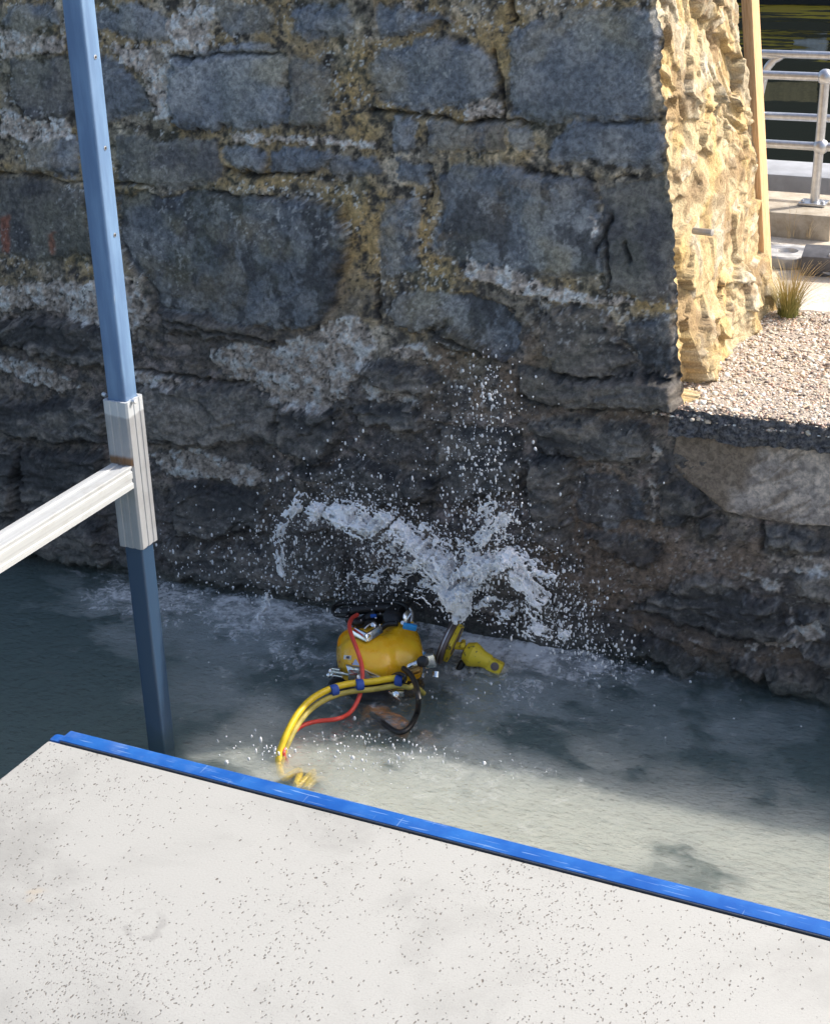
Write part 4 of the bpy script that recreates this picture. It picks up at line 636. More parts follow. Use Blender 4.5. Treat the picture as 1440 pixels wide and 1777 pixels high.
ls_ = P_['chest'] - rt * .2 + Vector((0, 0, .09)); rs_ = P_['chest'] + rt * .2 + Vector((0, 0, .09))
hand_r = Vector((-2.2015, 4.705, -0.03)); hand_l = Vector((-2.2375, 4.7105, -0.1))
P_['rs'] = rs_; P_['re'] = (rs_ + hand_r) / 2 + Vector((.06, -.07, -.10)); P_['rh'] = hand_r - Vector((.03, .05, .04))
P_['ls'] = ls_; P_['le'] = (ls_ + hand_l) / 2 + Vector((-.02, .06, -.16)); P_['lh'] = hand_l - Vector((.05, .03, .03))
for s_, q in ((1, 'r'), (-1, 'l')):
    P_[q + 'hip'] = pel + rt * s_ * .10 - Vector((0, 0, .05)); P_[q + 'kn'] = pel + rt * s_ * .13 + fw * .10 - Vector((0, 0, .42)); P_[q + 'an'] = pel + rt * s_ * .14 - Vector((0, 0, .80)) + fw * .0; P_[q + 'to'] = P_[q + 'an'] + fw * .18 - Vector((0, 0, .03))
nm = list(P_); ed = [('pel', 'waist'), ('waist', 'chest'), ('chest', 'neck'), ('neck', 'head'), ('chest', 'rs'), ('rs', 're'), ('re', 'rh'), ('chest', 'ls'), ('ls', 'le'), ('le', 'lh')]
for q in 'rl': ed += [('pel', q + 'hip'), (q + 'hip', q + 'kn'), (q + 'kn', q + 'an'), (q + 'an', q + 'to')]
rd = dict(pel=(.16, .12), waist=(.15, .12), chest=(.18, .14), neck=.075, head=.09, rs=.085, re=.06, rh=.042, ls=.085, le=.06, lh=.042, rhip=.11, lhip=.11, rkn=.075, lkn=.075, ran=.055, lan=.055, rto=.045, lto=.045)
skin('body', [P_[k] for k in nm], [(nm.index(a), nm.index(b)) for a, b in ed], [rd[k] for k in nm], M_suit, dv)
# harness vest and glimpsed orange back
vb = MB(); c_ = Vector((-2.52, 4.40, -.36))
vb.lathe(c_ - Vector((0, 0, .24)), (.10, .12, 1), [(0, .165), (.08, .185), (.2, .195), (.32, .18), (.42, .13), (.46, .09)], 28)
vb.build('harness_vest', M_vest, dv)
for s_ in (-1, 1): MB().tube([c_ + rt * s_ * .10 - fw * .19 + Vector((0, 0, -.1)), c_ + rt * s_ * .11 - fw * .17 + Vector((0, 0, .1)), c_ + rt * s_ * .11 + Vector((0, 0, .23))], .018, 8).build('strap', plain('yellow_strap', (.7, .5, .06), .6), dv)
MB().lathe(c_ - fw * .23 - Vector((0, 0, .25)), (0, 0.1, 1), [(0, .05), (.02, .07), (.36, .07), (.42, .045), (.45, .02)], 20).build('bailout_bottle', plain('bottle_paint', (.65, .42, .05), .4), dv)
def glove(name, wrist, palm_dir, curl, side):
    pd = Vector(palm_dir).normalized(); cu = Vector(curl).normalized(); sd = pd.cross(cu).normalized() * side
    k = wrist + pd * .085
    pts = [wrist, wrist + pd * .04, k]; rad = [.030, (.042, .024), (.046, .022)]; edg = [(0, 1), (1, 2)]
    g = skin(name, pts, edg, rad, M_glove, dv, 2)
    for j in range(4):
        b0 = k + sd * (.033 - .022 * j) - pd * .005; L = (.040, .046, .043, .034)[j]
        p1 = b0 + (pd * .8 + cu * .5).normalized() * L; p2 = p1 + (pd * .15 + cu).normalized() * L * .7; p3 = p2 + (-pd * .6 + cu * .7).normalized() * L * .55
        f_ = skin('finger', [b0 - pd * .01, b0, p1, p2, p3], [(0, 1), (1, 2), (2, 3), (3, 4)], [.011, .0115, .0105, .0098, .0085], M_glove, g, 1)
    b0 = wrist + pd * .03 + sd * .032; p1 = b0 + (pd * .5 + sd * .7 + cu * .3).normalized() * .038; p2 = p1 + (pd * .7 + cu * .7).normalized() * .032
    skin('thumb', [b0 - sd * .012, b0, p1, p2], [(0, 1), (1, 2), (2, 3)], [.013, .0135, .012, .0095], M_glove, g, 1)
glove('glove', hand_r - Vector((.02, .06, .015)), Vector((.25, .9, .22)), (.1, .25, .9), 1)
glove('glove', hand_l - Vector((.06, .03, .02)), Vector((.8, .45, .15)), (-.1, .2, .95), -1)
# helmet
M_hel = NT('helmet_yellow'); f = M_hel.noise(18, 5, .6); M_hel.set(Base_Color=M_hel.mix(M_hel.ramp(f, .35, .7), (.95, .47, .012), (.96, .56, .022)), Roughness=.28, Specular_IOR_Level=.5, Coat_Weight=.5, Coat_Roughness=.1)
_s = M_hel.ramp(M_hel.noise(5, 4, .6, .8, M_hel.map((1, 9, 3), (.4, .3, .6))), .68, .71, 0, .55); M_hel.set(Base_Color=M_hel.mix(_s, M_hel.b.inputs['Base Color'].links[0].from_socket, (.55, .36, .10)), Roughness=M_hel.ramp(f, .35, .7, .22, .42)); M_hel.bump(M_hel.noise(70, 4), .001, .3); M_hel = M_hel.m
M_chr = plain('chrome', (.86, .88, .90), .16, 1., .06, 30, .0008); M_brass = plain('brass', (.45, .26, .08), .35, .8)
HR = (Matrix.Rotation(math.radians(35), 3, 'Z') @ Matrix.Rotation(math.radians(6), 3, 'Y') @ Matrix.Rotation(math.radians(12), 3, 'X'))
def shell():
    n_, m_ = 56, 30; V = []
    for i in range(m_):
        th = math.radians(2 + (112 - 2) * i / (m_ - 1))
        for k in range(n_):
            ph = 2 * math.pi * k / n_; e = .72; e1 = .56
            cs = lambda x, q: math.copysign(abs(x) ** q, x)
            tp = 1 - .10 * math.cos(th)
            x = .150 * tp * abs(math.sin(th)) ** e1 * cs(math.cos(ph), e); y = .150 * tp * abs(math.sin(th)) ** e1 * cs(math.sin(ph), e); z = .080 * cs(math.cos(th), e1)
            cut = max(0., min(1., (y + .005) / .05)) * max(0., min(1., (.055 - x) / .05)); z -= .050 * cut * max(0., min(1., z / .04))
            rd_ = math.exp(-(x / .022) ** 2) * .006 * max(0, math.cos(th) + .3)          # moulded crest
            dent = -.026 * max(0, min(1, (x - .012) / .02)) * math.exp(-((x - .05) / .05) ** 2) * max(0., math.sin(th)) * max(0, min(1, (.05 - y) / .06))
            kx = 1 + (rd_ + dent) / .15
            V.append(hc + HR @ Vector((x * kx, y * kx, z * kx)))
    Fs = [(i * n_ + k, i * n_ + (k + 1) % n_, (i + 1) * n_ + (k + 1) % n_, (i + 1) * n_ + k) for i in range(m_ - 1) for k in range(n_)] + [tuple(range(n_ - 1, -1, -1))]
    return MB().add(V, Fs)
hm = shell().build('helmet', M_hel, dv, org=tuple(hc), auto=70)
def hloc(x, y, z): return hc + HR @ Vector((x, y, z))
# neck ring and dam
MB().lathe(hloc(0, 0, -.07), HR @ Vector((0, 0, 1)), [(-.035, .125), (-.03, .146), (.012, .150), (.018, .140)], 40).build('neck_ring', plain('dark_ring', (.05, .05, .055), .4, .5), hm)
MB().lathe(hloc(0, .0, -.20), HR @ Vector((0, 0, 1)), [(-.06, .10), (0, .125), (.06, .14), (.11, .135)], 32).build('neck_dam', M_blk, hm)
cl = MB(); cl.ball((-2.4114, 4.4127, -0.01), .1, (1.0, .80, .5), 24); cl.ball((-2.3409, 4.4953, -0.02), .07, (1.1, 1, .5), 20); cl.ball((-2.528, 4.4173, -0.02), .06, (1.1, 1, .5), 20)
mesh_ = cl.build('suit_collar', M_blk, dv)
# clamp plate, latch
cp = MB(); cp.prism([(-2.4977, 4.3728, 0.095), (-2.4329, 4.3697, 0.0993), (-2.3614, 4.3999, 0.056), (-2.3913, 4.3795, 0.051), (-2.456, 4.3571, 0.0464), (-2.4764, 4.3593, 0.0635)], HR @ Vector((0, -.008, .0))); cp.build('clamp_plate', M_chr, hm, False)
la = MB(); a_ = Vector((-2.574, 4.3904, 0.0419)); b__ = Vector((-2.452, 4.3363, 0.081)); ax_ = (b__ - a_).normalized()
la.lathe(a_, ax_, [(0, .008), (.008, .010), (.012, .005), ((b__ - a_).length, .005)], 12); la.lathe(a_ + ax_ * .02 + Vector((0, 0, .012)), ax_, [(0, .007), (.05, .007)], 10); la.lathe(a_ + ax_ * .015 - Vector((0, 0, .014)), ax_, [(0, .009), (.012, .009), (.013, .004), (.06, .004)], 12)
la.box(b__ + Vector((0, .0, .0)), (.03, .02, .034), HR, .003); la.ball(a_ + Vector((.0, -.008, -.012)), .010); la.build('clamp_latch', M_chr, hm)
l2 = MB(); p = Vector((-2.2906, 4.3582, 0.035)); l2.box(p, (.040, .02, .022), Matrix.Rotation(.4, 3, 'Z'), .003); l2.lathe(p + Vector((0, -.014, .004)), (.3, -1, .5), [(0, .010), (.006, .010), (.007, .006)], 14); l2.box(p + Vector((-.012, .0, -.012)), (.05, .012, .008), Matrix.Rotation(.5, 3, 'Y'), .002); l2.build('neck_latch', M_chr, hm)
# front weight, faceplate, regulator and whisker
fwp = [(-2.5144, 4.4668, 0.1619), (-2.4518, 4.4502, 0.1559), (-2.4326, 4.5229, 0.1599)]; up_ = HR @ Vector((0, .05, .05)).normalized()
fm_ = MB()
for a, b in ((0, 1), (1, 2)):
    A0, B0 = Vector(fwp[a]), Vector(fwp[b]); xa = (B0 - A0).normalized(); na = xa.cross(up_).normalized(); ua = na.cross(xa)
    fm_.box((A0 + B0) / 2 + ua * .011, ((B0 - A0).length + .006, .016, .028), Matrix((xa, na, ua)).transposed(), .004)
fm_.build('front_weight', M_chr, hm, True)
MB().lathe((-2.5563, 4.66, 0.1066), HR @ Vector((-.12, .55, .83)), [(-.05, .050), (.0, .060), (.012, .060), (.018, .052), (.020, .030)], 32).build('face_port', M_blk, hm)
MB().lathe((-2.442, 4.64, 0.1532), (.45, -.45, .75), [(-.05, .036), (0, .042), (.016, .042), (.024, .032), (.032, .012)], 28).build('regulator', M_blk, hm)
rgm = MB(); rgm.lathe((-2.3859, 4.63, 0.1761), (.9, -.3, .3), [(0, .022), (.008, .024), (.012, .017)], 20); rgm.build('regulator_knob', M_chr, hm)
rgm = MB(); rgm.tube([(-2.3862, 4.66, 0.196), (-2.3677, 4.64, 0.1864), (-2.3559, 4.61, 0.1713)], .006, 10); rgm.build('regulator_guard', M_chr, hm)
MB().lathe((-2.3874, 4.6, 0.1653), (.3, -.7, .6), [(0, .009), (.014, .007)], 12).build('bolt', M_chr, hm)
MB().lathe((-2.4945, 4.58, 0.1443), (.5, -.5, .6), [(0, .010), (.012, .012), (.016, .006)], 14).build('bolt', M_chr, hm)
MB().tube([(-2.5324, 4.58, 0.1228), (-2.5239, 4.6, 0.1309), (-2.5109, 4.62, 0.1353)], .004, 8).build('handle_bar', M_chr, hm)
MB().tube([(-2.6064, 4.6, 0.1538), (-2.6652, 4.62, 0.1348), (-2.6956, 4.65, 0.1354), (-2.6933, 4.69, 0.1379), (-2.6513, 4.71, 0.1436), (-2.5847, 4.71, 0.1495), (-2.5277, 4.71, 0.1653), (-2.4661, 4.7, 0.1843), (-2.4123, 4.68, 0.1882), (-2.3772, 4.64, 0.1753)], .0095, 12).build('whisker_hose', M_blk, hm)
MB().tube([(-2.6457, 4.62, 0.1456), (-2.5898, 4.64, 0.161), (-2.5353, 4.67, 0.1619), (-2.4797, 4.68, 0.1704), (-2.4212, 4.66, 0.1753)], .019, 14).build('breathing_hose', M_blk, hm)
MB().tube([(-2.6128, 4.61, 0.1337), (-2.5655, 4.6, 0.1341), (-2.5532, 4.63, 0.1359), (-2.5209, 4.65, 0.1512)], .016, 12).tube([(-2.462, 4.57, 0.142), (-2.4389, 4.58, 0.1601), (-2.4027, 4.59, 0.1671)], .010, 10).build('face_frame', M_blk, hm)
MB().box((-2.5143, 4.62, 0.1601), (.022, .012, .010), Matrix.Rotation(.5, 3, 'Z'), .002).build('blue_clip', plain('blue_tape', (.02, .12, .50), .5), hm)
MB().box((-2.3401, 4.56, 0.1808), (.048, .012, .022), Matrix.Rotation(.45, 3, 'Z') @ Matrix.Rotation(.25, 3, 'Y'), .003).build('blue_tab', plain('blue_tab_plastic', (.02, .26, .62), .45), hm)
# side block
sb = MB(); s0 = Vector((-2.2383, 4.5, 0.1075)); sb.box(s0, (.040, .055, .052), Matrix.Rotation(.5, 3, 'Z') @ Matrix.Rotation(-.2, 3, 'Y'), .006); sb.lathe(s0 + Vector((-.03, -.02, -.012)), (-.8, -.5, -.35), [(0, .012), (.04, .012), (.045, .008)], 14)
sbo = sb.build('side_block', M_chr, hm)
MB().lathe(s0 + Vector((-.006, -.030, .004)), (.1, -.9, .35), [(-.01, .012), (0, .018), (.012, .0205), (.024, .019), (.028, .012)], 20).build('valve_knob', M_blk, hm)
MB().lathe(s0 + Vector((-.02, -.03, -.03)), (-.85, -.45, -.3), [(0, .010), (.02, .012), (.05, .011), (.06, .007)], 14).build('brass_fitting', M_brass, hm)
MB().lathe(s0 + Vector((.025, .0, -.045)), (.1, -.5, -.9), [(0, .012), (.02, .012), (.022, .008)], 14).lathe(s0 + Vector((-.015, -.02, -.055)), (.1, -.8, -.3), [(0, .008), (.02, .008)], 12).build('lower_fitting', M_chr, hm)
# decals
dec = MB(); dec.prism([(-2.5158, 4.3962, 0.1154), (-2.482, 4.3888, 0.1241), (-2.4797, 4.3792, 0.1137), (-2.5149, 4.3891, 0.1034)], (0, -.0008, .0004)); do = dec.build('white_decal', plain('decal_white', (.75, .75, .74), .4, 0, .05, 10, 0), hm, False)
MB().prism([(-2.5019, 4.3875, 0.1183), (-2.4895, 4.3857, 0.1219), (-2.4869, 4.3803, 0.1161), (-2.4994, 4.3823, 0.1124)], (0, -.0006, .0003)).build('decal_mark', plain('decal_dark', (.05, .06, .12), .5, 0, .1, 10, 0), do, False)
MB().prism([(-2.5423, 4.4081, 0.0809), (-2.4698, 4.3724, 0.1057), (-2.4711, 4.37, 0.0999), (-2.5472, 4.4118, 0.071)], (0, -.0008, .0004)).build('red_stripe', plain('decal_red', (.45, .08, .06), .5, 0, .1, 10, 0), hm, False)
MB().prism([(-2.4632, 4.3826, 0.12), (-2.4429, 4.3721, 0.1026), (-2.4711, 4.37, 0.0999)], (0, -.0008, .0004)).build('blue_decal', plain('decal_blue', (.45, .52, .75), .4, 0, .05, 10, 0), hm, False)
# black gas hose looping at the right, part of the helmet
MB().tube([(-2.2989, 4.42, 0.0975), (-2.2506, 4.38, 0.102), (-2.2018, 4.32, 0.1045), (-2.1441, 4.22, 0.1229), (-2.1889, 4.2959, 0.018), (-2.1757, 4.2242, 0.012), (-2.1841, 4.1806, 0.008), (-2.2152, 4.1785, 0.004), (-2.2764, 4.2183, -0.004), (-2.3533, 4.2892, -0.03), (-2.4108, 4.3621, -0.07)], .0095, 12).build('gas_hose', M_blk, hm)
MB().tube([(-2.3296, 4.4, 0.0742), (-2.2966, 4.38, 0.0987), (-2.2697, 4.37, 0.1009), (-2.2705, 4.37, 0.0805), (-2.3026, 4.38, 0.0591), (-2.3375, 4.37, 0.0544)], .006, 10).build('hose_loop', M_blk, hm)
# orange jacket back and shoulder, just under the surface
jb = MB(); jb.ball((-2.326, 4.3173, -0.085), .1, (1.0, .62, .55), 24); jb.ball((-2.1997, 4.3567, -0.13), .06, (1.1, .7, .6), 20); jb.ball((-2.3779, 4.3439, -0.05), .05, (1.3, .8, .6), 16)
jb.build('jacket_back', M_vest, dv)
# umbilicals
M_yh = plain('yellow_hose', (.72, .50, .02), .4, 0, .1, 30, .0006); M_oh = plain('dull_yellow_hose', (.40, .33, .07), .55, 0, .2, 30, .0008); M_rh = plain('red_hose', (.72, .075, .05), .4, 0, .08, 30, .0006)
uc = [(-2.1192, 4.0305, -0.22), (-2.273, 3.9295, -0.12), (-2.3509, 3.9088, -0.055), (-2.3622, 3.831, -0.05), (-2.3816, 3.9231, -0.045), (-2.3918, 3.828, -0.045), (-2.424, 3.904, -0.04), (-2.452, 3.8483, -0.04), (-2.495, 3.8941, -0.03), (-2.5006, 3.9059, -0.012), (-2.5046, 3.9309, 0.012), (-2.5046, 3.9728, 0.045), (-2.5044, 4.0447, 0.075), (-2.4962, 4.1253, 0.09), (-2.4704, 4.2064, 0.092), (-2.4291, 4.2687, 0.088), (-2.3725, 4.3242, 0.08), (-2.3105, 4.3755, 0.08), (-2.2687, 4.3839, 0.078)]
un = thing('umbilical', 'bright yellow diving umbilical rising from the water to the helmet', 'hose', uc[11])
MB().tube(uc, .0115, 14).build('yellow_hose', M_yh, un)
MB().tube([Vector(p) + Vector((.012, -.010, -.022)) for i, p in enumerate(uc) if i > 7] + [(-2.252, 4.4012, 0.05), (-2.236, 4.4417, 0.0)], .0095, 12).build('dull_hose', M_oh, un)
M_bt = plain('blue_tape_wrap', (.02, .07, .32), .6, 0, .2, 40, .001)
for i in (14, 15, 17):
    a, b = Vector(uc[i]), Vector(uc[min(i + 1, 18)]); d = (b - a).normalized(); a = a + d * (.010 if i != 15 else .03)
    MB().lathe(a - d * .010 + Vector((.004, -.003, -.006)), d, [(0, .0185), (.004, .0205), (.022, .0205), (.026, .0185)], 16).build('tape_wrap', M_bt, un)
rh = MB().tube([(-2.4418, 4.0002, -0.14), (-2.4783, 3.9425, -0.07), (-2.4912, 3.9205, -0.005), (-2.4977, 3.9566, 0.012), (-2.5123, 4.0202, 0.014), (-2.5057, 4.078, 0.014), (-2.4737, 4.1193, 0.014), (-2.4168, 4.152, 0.018), (-2.4055, 4.22, 0.0075), (-2.3998, 4.27, 0.031), (-2.4035, 4.31, 0.0649), (-2.4164, 4.34, 0.1183), (-2.4373, 4.355, 0.1644), (-2.4876, 4.41, 0.1844), (-2.5361, 4.48, 0.1851), (-2.568, 4.56, 0.1693), (-2.5686, 4.6, 0.1636)], .0075, 12).build('red_hose', M_rh)
tag(rh, 'thin red hose looping over the yellow helmet down to the umbilical', 'hose')
# ------------------------------------------------------------------ the saw
TC = Vector((-2.2311, 4.6777, 0.085)); tl = thing('power_saw', 'yellow underwater disc saw with dark round guard held at the waterline', 'power tool', tuple(TC))
ta = Vector((.84, .10, -.30)).normalized(); tu = Vector((-.25, .25, .95)); tu = (tu - ta * tu.dot(ta)).normalized(); tv = ta.cross(tu)
M_ty = NT('chipped_yellow'); f = M_ty.noise(40, 5, .7); M_ty.set(Base_Color=M_ty.mix(M_ty.ramp(f, .56, .64), (.82, .62, .04), (.20, .15, .06)), Roughness=.5); M_ty.bump(f, .002, .5); M_ty = M_ty.m
M_gd = plain('guard_grey', (.16, .13, .13), .5, .3)
MB().lathe(TC - ta * .030, ta, [(0, .02), (.0, .086), (.003, .090), (.022, .090), (.024, .086), (.024, .02)], 36).build('disc_guard', M_gd, tl)
MB().lathe(TC - ta * .022, ta, [(0, .0945), (.003, .0945)], 40).build('blade', M_hole, tl)
fp = MB(); ring = [(a, .070 + .006 * math.sin(a * 5)) for a in [2 * math.pi * k / 24 for k in range(24)]]
fp.prism([TC - ta * .004 + r * (tu * math.cos(a) + tv * math.sin(a)) for a, r in ring], ta * .014)
fpo = fp.build('yellow_cover', M_ty, tl, auto=30)
for s_, L in ((-.3, .05), (.35, .06)): MB().prism([TC + ta * .0105 + tu * (.02 + a) + tv * (s_ * .05 + b) for a, b in ((-L, -.006), (L * .7, -.006), (L * .7, .006), (-L, .006))], ta * .003).build('slot', M_gd, fpo)
lv = MB(); lv.tube([TC + ta * .01 - tu * .01, TC + ta * .045 + tu * .004], .014, 12, sub=0); lv.tube([TC + ta * .03 + tu * .01 - tv * .03, TC + ta * .04 + tu * .012 + tv * .03], .008, 10, sub=0); lv.build('spindle_neck', M_ty, tl)
MB().lathe(TC + ta * .048 - tu * .012, ta, [(0, .018), (.004, .032), (.03, .046), (.05, .040), (.07, .030), (.10, .026), (.104, .015)], 24).build('motor_body', M_ty, tl)
MB().box(TC + ta * .170 - tu * .016, (.055, .046, .044), Matrix((ta, tv, tu)).transposed(), .007).build('end_block', M_ty, tl)
MB().lathe(TC + ta * .172 - tu * .012 + tv * .023 * (-1 if tv.y > 0 else 1), tv * (-1 if tv.y > 0 else 1), [(0, .015), (.003, .015), (.004, .010)], 18).build('port', M_gd, tl)
MB().tube([TC + ta * .06 - tu * .05, TC + ta * .06 - tu * .10, TC + ta * .10 - tu * .13], .012, 10).build('grip', M_blk, tl)
# ------------------------------------------------------------------ splash
YS = 4.64
RIB = [([(-2.19, 0.222), (-2.204, 0.288), (-2.224, 0.351), (-2.273, 0.42), (-2.359, 0.482), (-2.48, 0.52), (-2.616, 0.524), (-2.743, 0.521)], [0.032, 0.048, 0.068, 0.092, 0.092, 0.076, 0.056, 0.028], 560, 190, 0.0036, 0.462, 0.06), ([(-2.708, 0.522), (-2.801, 0.538), (-2.865, 0.474), (-2.897, 0.388), (-2.892, 0.274), (-2.858, 0.21)], [0.032, 0.032, 0.028, 0.024, 0.02, 0.012], 60, 150, 0.0038, 0.452, 0.05), ([(-2.571, 0.512), (-2.662, 0.53), (-2.754, 0.537), (-2.823, 0.552)], [0.04, 0.036000000000000004, 0.028, 0.02], 50, 130, 0.0038, 0.452, 0.05), ([(-2.2, 0.256), (-2.265, 0.31), (-2.398, 0.33), (-2.536, 0.305), (-2.654, 0.26)], [0.04, 0.068, 0.068, 0.048, 0.024], 220, 190, 0.0022, 0.502, 0.07), ([(-2.188, 0.236), (-2.15, 0.332), (-2.105, 0.45), (-2.052, 0.567), (-2.009, 0.648)], [0.028, 0.056, 0.07200000000000001, 0.07200000000000001, 0.044], 290, 170, 0.0035, 0.472, 0.06), ([(-2.077, 0.466), (-2.003, 0.473), (-1.951, 0.413), (-1.899, 0.347), (-1.84, 0.3)], [0.032, 0.052000000000000005, 0.052000000000000005, 0.04, 0.024], 170, 170, 0.0035, 0.462, 0.06), ([(-1.981, 0.494), (-1.898, 0.445), (-1.826, 0.436)], [0.028, 0.032, 0.02], 26, 110, 0.0031, 0.462, 0.05), ([(-2.179, 0.237), (-2.091, 0.277), (-1.984, 0.265), (-1.878, 0.23), (-1.753, 0.212)], [0.028, 0.044, 0.044, 0.036000000000000004, 0.024], 150, 170, 0.0024, 0.492, 0.07), ([(-2.191, 0.201), (-2.185, 0.247), (-2.177, 0.305), (-2.165, 0.362)], [0.024, 0.03, 0.04, 0.048], 260, 150, 0.0046, 0.302, 0.035), ([(-3.011, 0.013), (-2.985, 0.078), (-2.97, 0.141), (-2.964, 0.159)], [0.028, 0.018000000000000002, 0.01, 0.006], 24, 70, 0.0038, 0.372, 0.02), ([(-2.044, 1.041), (-2.052, 1.059), (-2.037, 1.022)], [0.012, 0.016, 0.01], 4, 40, 0.0045, 0.372, 0.02)]                                     # (x, z) centre lines and half widths of the sheets, metres
pts = []; rads = []
R2 = np.random.default_rng(3)
def ribbon(P, Wd, nfil, nblob, r0, gate, ydep, seed, yo=0):
    r = np.random.default_rng(seed); P = np.array(P); Wd = np.array(Wd); L = np.r_[0, np.cumsum(np.hypot(*np.diff(P, axis=0).T))]; L /= L[-1]
    d = np.gradient(P, axis=0); nrm = np.c_[-d[:, 1], d[:, 0]]; nrm /= np.linalg.norm(nrm, axis=1)[:, None]
    for i in range(nfil):
        a, b = sorted(r.random(2)); b = min(1, a + .12 + .35 * r.random()); off = r.normal(0, .45); w1 = r.normal(0, .25); m = int(nblob * (b - a)) + 3; s = np.linspace(a, b, m)
        c = np.c_[np.interp(s, L, P[:, 0]), np.interp(s, L, P[:, 1])]; nn = np.c_[np.interp(s, L, nrm[:, 0]), np.interp(s, L, nrm[:, 1])]; ww = np.interp(s, L, Wd)
        o = off + w1 * np.sin(s * 9 + i) + .25 * (fbm(s * 14 + i * 3.1, s * 0 + i, 3, seed) - .5) * 2
        c = c + nn * (o * ww)[:, None] + r.normal(0, .003, c.shape)
        g = fbm(c[:, 0] * 34, c[:, 1] * 34, 3, 300) > gate + .08 * abs(off)
        yy = YS + yo + ydep * r.normal(0, .5) + .02 * np.sin(s * 6 + i)
        rad = r0 * (.45 + .9 * fbm(s * 30 + 7 * i, s * 0, 2, seed + 1)) * r.uniform(.6, 1.25)
        for k in np.where(g)[0]: pts.append((c[k, 0], yy if np.isscalar(yy) else yy[k], c[k, 1])); rads.append(rad[k])
for q, (P, Wd, nf, nb, r0, gate, yd) in enumerate(RIB): ribbon(P, Wd, nf, nb, r0, gate, yd, 500 + q)
V_, F_ = scatter(np.array(pts), np.array(rads), .0, np.ones(3), base=(IV, IF))
t = NT('white_water'); f = t.noise(90, 4, .6)
t.set(Base_Color=t.mix(f, (.86, .88, .92), (.95, .96, .98)), Roughness=.25, Specular_IOR_Level=.5, Transmission_Weight=.05, IOR=1.33); t.bump(f, .004, .6); M_spl = t.m
sp_ = tag(mesh_obj('splash', V_, F_, M_spl, None, True), 'white sheets of water thrown up by the yellow saw against the wall', 'splash', None, 'stuff')
md = sp_.modifiers.new('fuse', 'REMESH'); md.mode = 'VOXEL'; md.voxel_size = .0029; md.use_smooth_shade = True
ms = sp_.modifiers.new('relax', 'SMOOTH'); ms.factor = .5; ms.iterations = 4
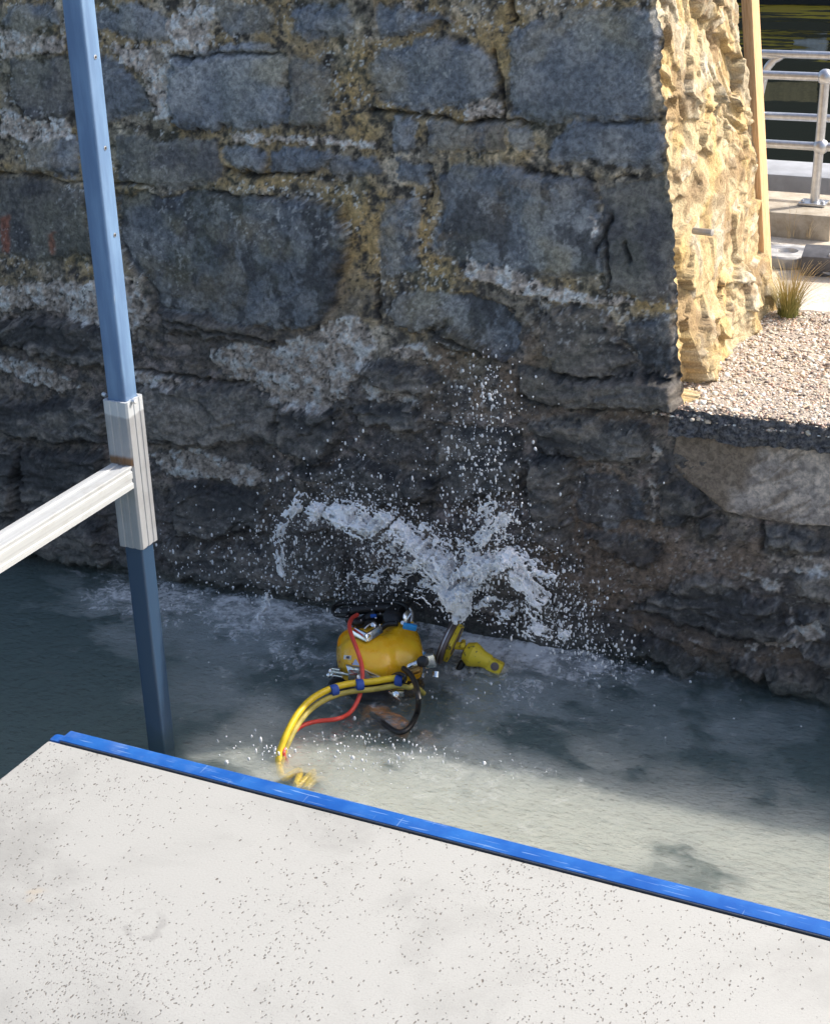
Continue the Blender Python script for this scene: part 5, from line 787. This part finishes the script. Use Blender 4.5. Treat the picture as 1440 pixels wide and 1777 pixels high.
# drops
dp = []; dr = []
def cloud(P, Wd, n, r0, yd, seed):
    r = np.random.default_rng(seed); P = np.array(P); L = np.r_[0, np.cumsum(np.hypot(*np.diff(P, axis=0).T))]; L /= L[-1]; s = r.random(n)
    x = np.interp(s, L, P[:, 0]) + r.normal(0, 1, n) * np.interp(s, L, Wd); z = np.interp(s, L, P[:, 1]) + r.normal(0, 1, n) * np.interp(s, L, Wd)
    y = YS + r.normal(0, yd, n); rad = np.clip(r.lognormal(math.log(r0), .62, n), .0005, .0042)
    y = np.minimum(y, YW0 + SX * x + SZ * z - .06)
    k = z > .01
    dp.append(np.c_[x, y, z][k]); dr.append(rad[k])
for q, (P, Wd, n_, r0, yd) in enumerate([([(-2.178, 0.282), (-2.305, 0.436), (-2.502, 0.534), (-2.801, 0.529)], [0.05, 0.08, 0.1, 0.08], 1179, 0.0016, 0.06), ([(-2.177, 0.305), (-2.066, 0.5), (-2.011, 0.616)], [0.05, 0.07, 0.07], 952, 0.0016, 0.06), ([(-2.097, 0.538), (-2.086, 0.771), (-2.066, 0.978), (-2.055, 1.138)], [0.07, 0.07, 0.06, 0.04], 403, 0.0018, 0.05), ([(-2.106, 0.6), (-2.122, 0.848), (-2.098, 1.034)], [0.1, 0.11, 0.08], 576, 0.0011, 0.06), ([(-2.853, 0.476), (-2.872, 0.219), (-3.015, 0.263)], [0.09, 0.09, 0.08], 347, 0.0019, 0.06), ([(-3.019, 0.215), (-3.325, 0.183), (-3.425, 0.213)], [0.08, 0.09, 0.06], 166, 0.0019, 0.06), ([(-3.036, 0.306), (-3.148, 0.426), (-3.343, 0.487)], [0.06, 0.06, 0.06], 34, 0.0017, 0.06), ([(-1.961, 0.476), (-1.836, 0.37), (-1.712, 0.286)], [0.07, 0.08, 0.09], 748, 0.0015, 0.06), ([(-2.396, 0.375), (-2.584, 0.273), (-2.729, 0.199)], [0.06, 0.07, 0.06], 680, 0.0012, 0.06), ([(-2.382, 0.726), (-2.701, 0.634)], [0.1, 0.1], 241, 0.001, 0.06), ([(-2.005, 0.272), (-1.753, 0.212), (-1.588, 0.159)], [0.05, 0.05, 0.05], 544, 0.0017, 0.05), ([(-2.24, 1.115), (-1.956, 1.032), (-1.796, 0.652), (-1.654, 0.468)], [0.12, 0.14, 0.14, 0.12], 77, 0.0012, 0.06)]): cloud(P, Wd, n_, r0, yd, 700 + q)
for (cx, cy, n_, sx, sy, r0) in [(-2.3, 3.993, 75, 0.12, 0.05, 0.0021), (-2.263, 4.084, 40, 0.1, 0.05, 0.0024), (-1.969, 4.077, 30, 0.12, 0.04, 0.0018), (-2.63, 3.891, 26, 0.07, 0.05, 0.0022), (-1.753, 4.132, 16, 0.08, 0.03, 0.0016), (-2.497, 3.917, 30, 0.03, 0.02, 0.0026), (-2.143, 4.097, 30, 0.1, 0.03, 0.002), (-2.202, 3.888, 16, 0.1, 0.04, 0.0016), (-2.706, 4.575, 8, 0.14, 0.14, 0.0022), (-2.123, 4.506, 26, 0.25, 0.12, 0.0022), (-2.934, 4.389, 14, 0.25, 0.15, 0.0022), (-1.971, 4.655, 18, 0.2, 0.1, 0.002), (-1.577, 4.734, 12, 0.3, 0.1, 0.0018)]:
    r = np.random.default_rng(int(cx * 1000) % 997); x = cx + r.normal(0, sx, n_); y = cy + r.normal(0, sy, n_)
    dp.append(np.c_[x, y, .004 + .02 * r.random(n_) ** 2]); dr.append(np.clip(r.lognormal(math.log(r0), .5, n_), .0008, .006))
dp = np.concatenate(dp); dr = np.concatenate(dr); st_ = np.random.default_rng(9).uniform(.7, 1.25, (len(dp), 3)); st_[:, 2] *= np.random.default_rng(8).uniform(.8, 2.3, len(dp))
V_, F_ = scatter(dp, dr, .05, np.ones(3), base=(IV2, IF2), stretch=st_)
t = NT('drop_water'); t.set(Base_Color=(.90, .92, .96), Roughness=.08, Transmission_Weight=.22, IOR=1.33, Specular_IOR_Level=.6); M_drop = t.m
tag(mesh_obj('spray', V_, F_, M_drop, None, True), 'fine drops of spray flying in front of the dark wall', 'spray', None, 'stuff')
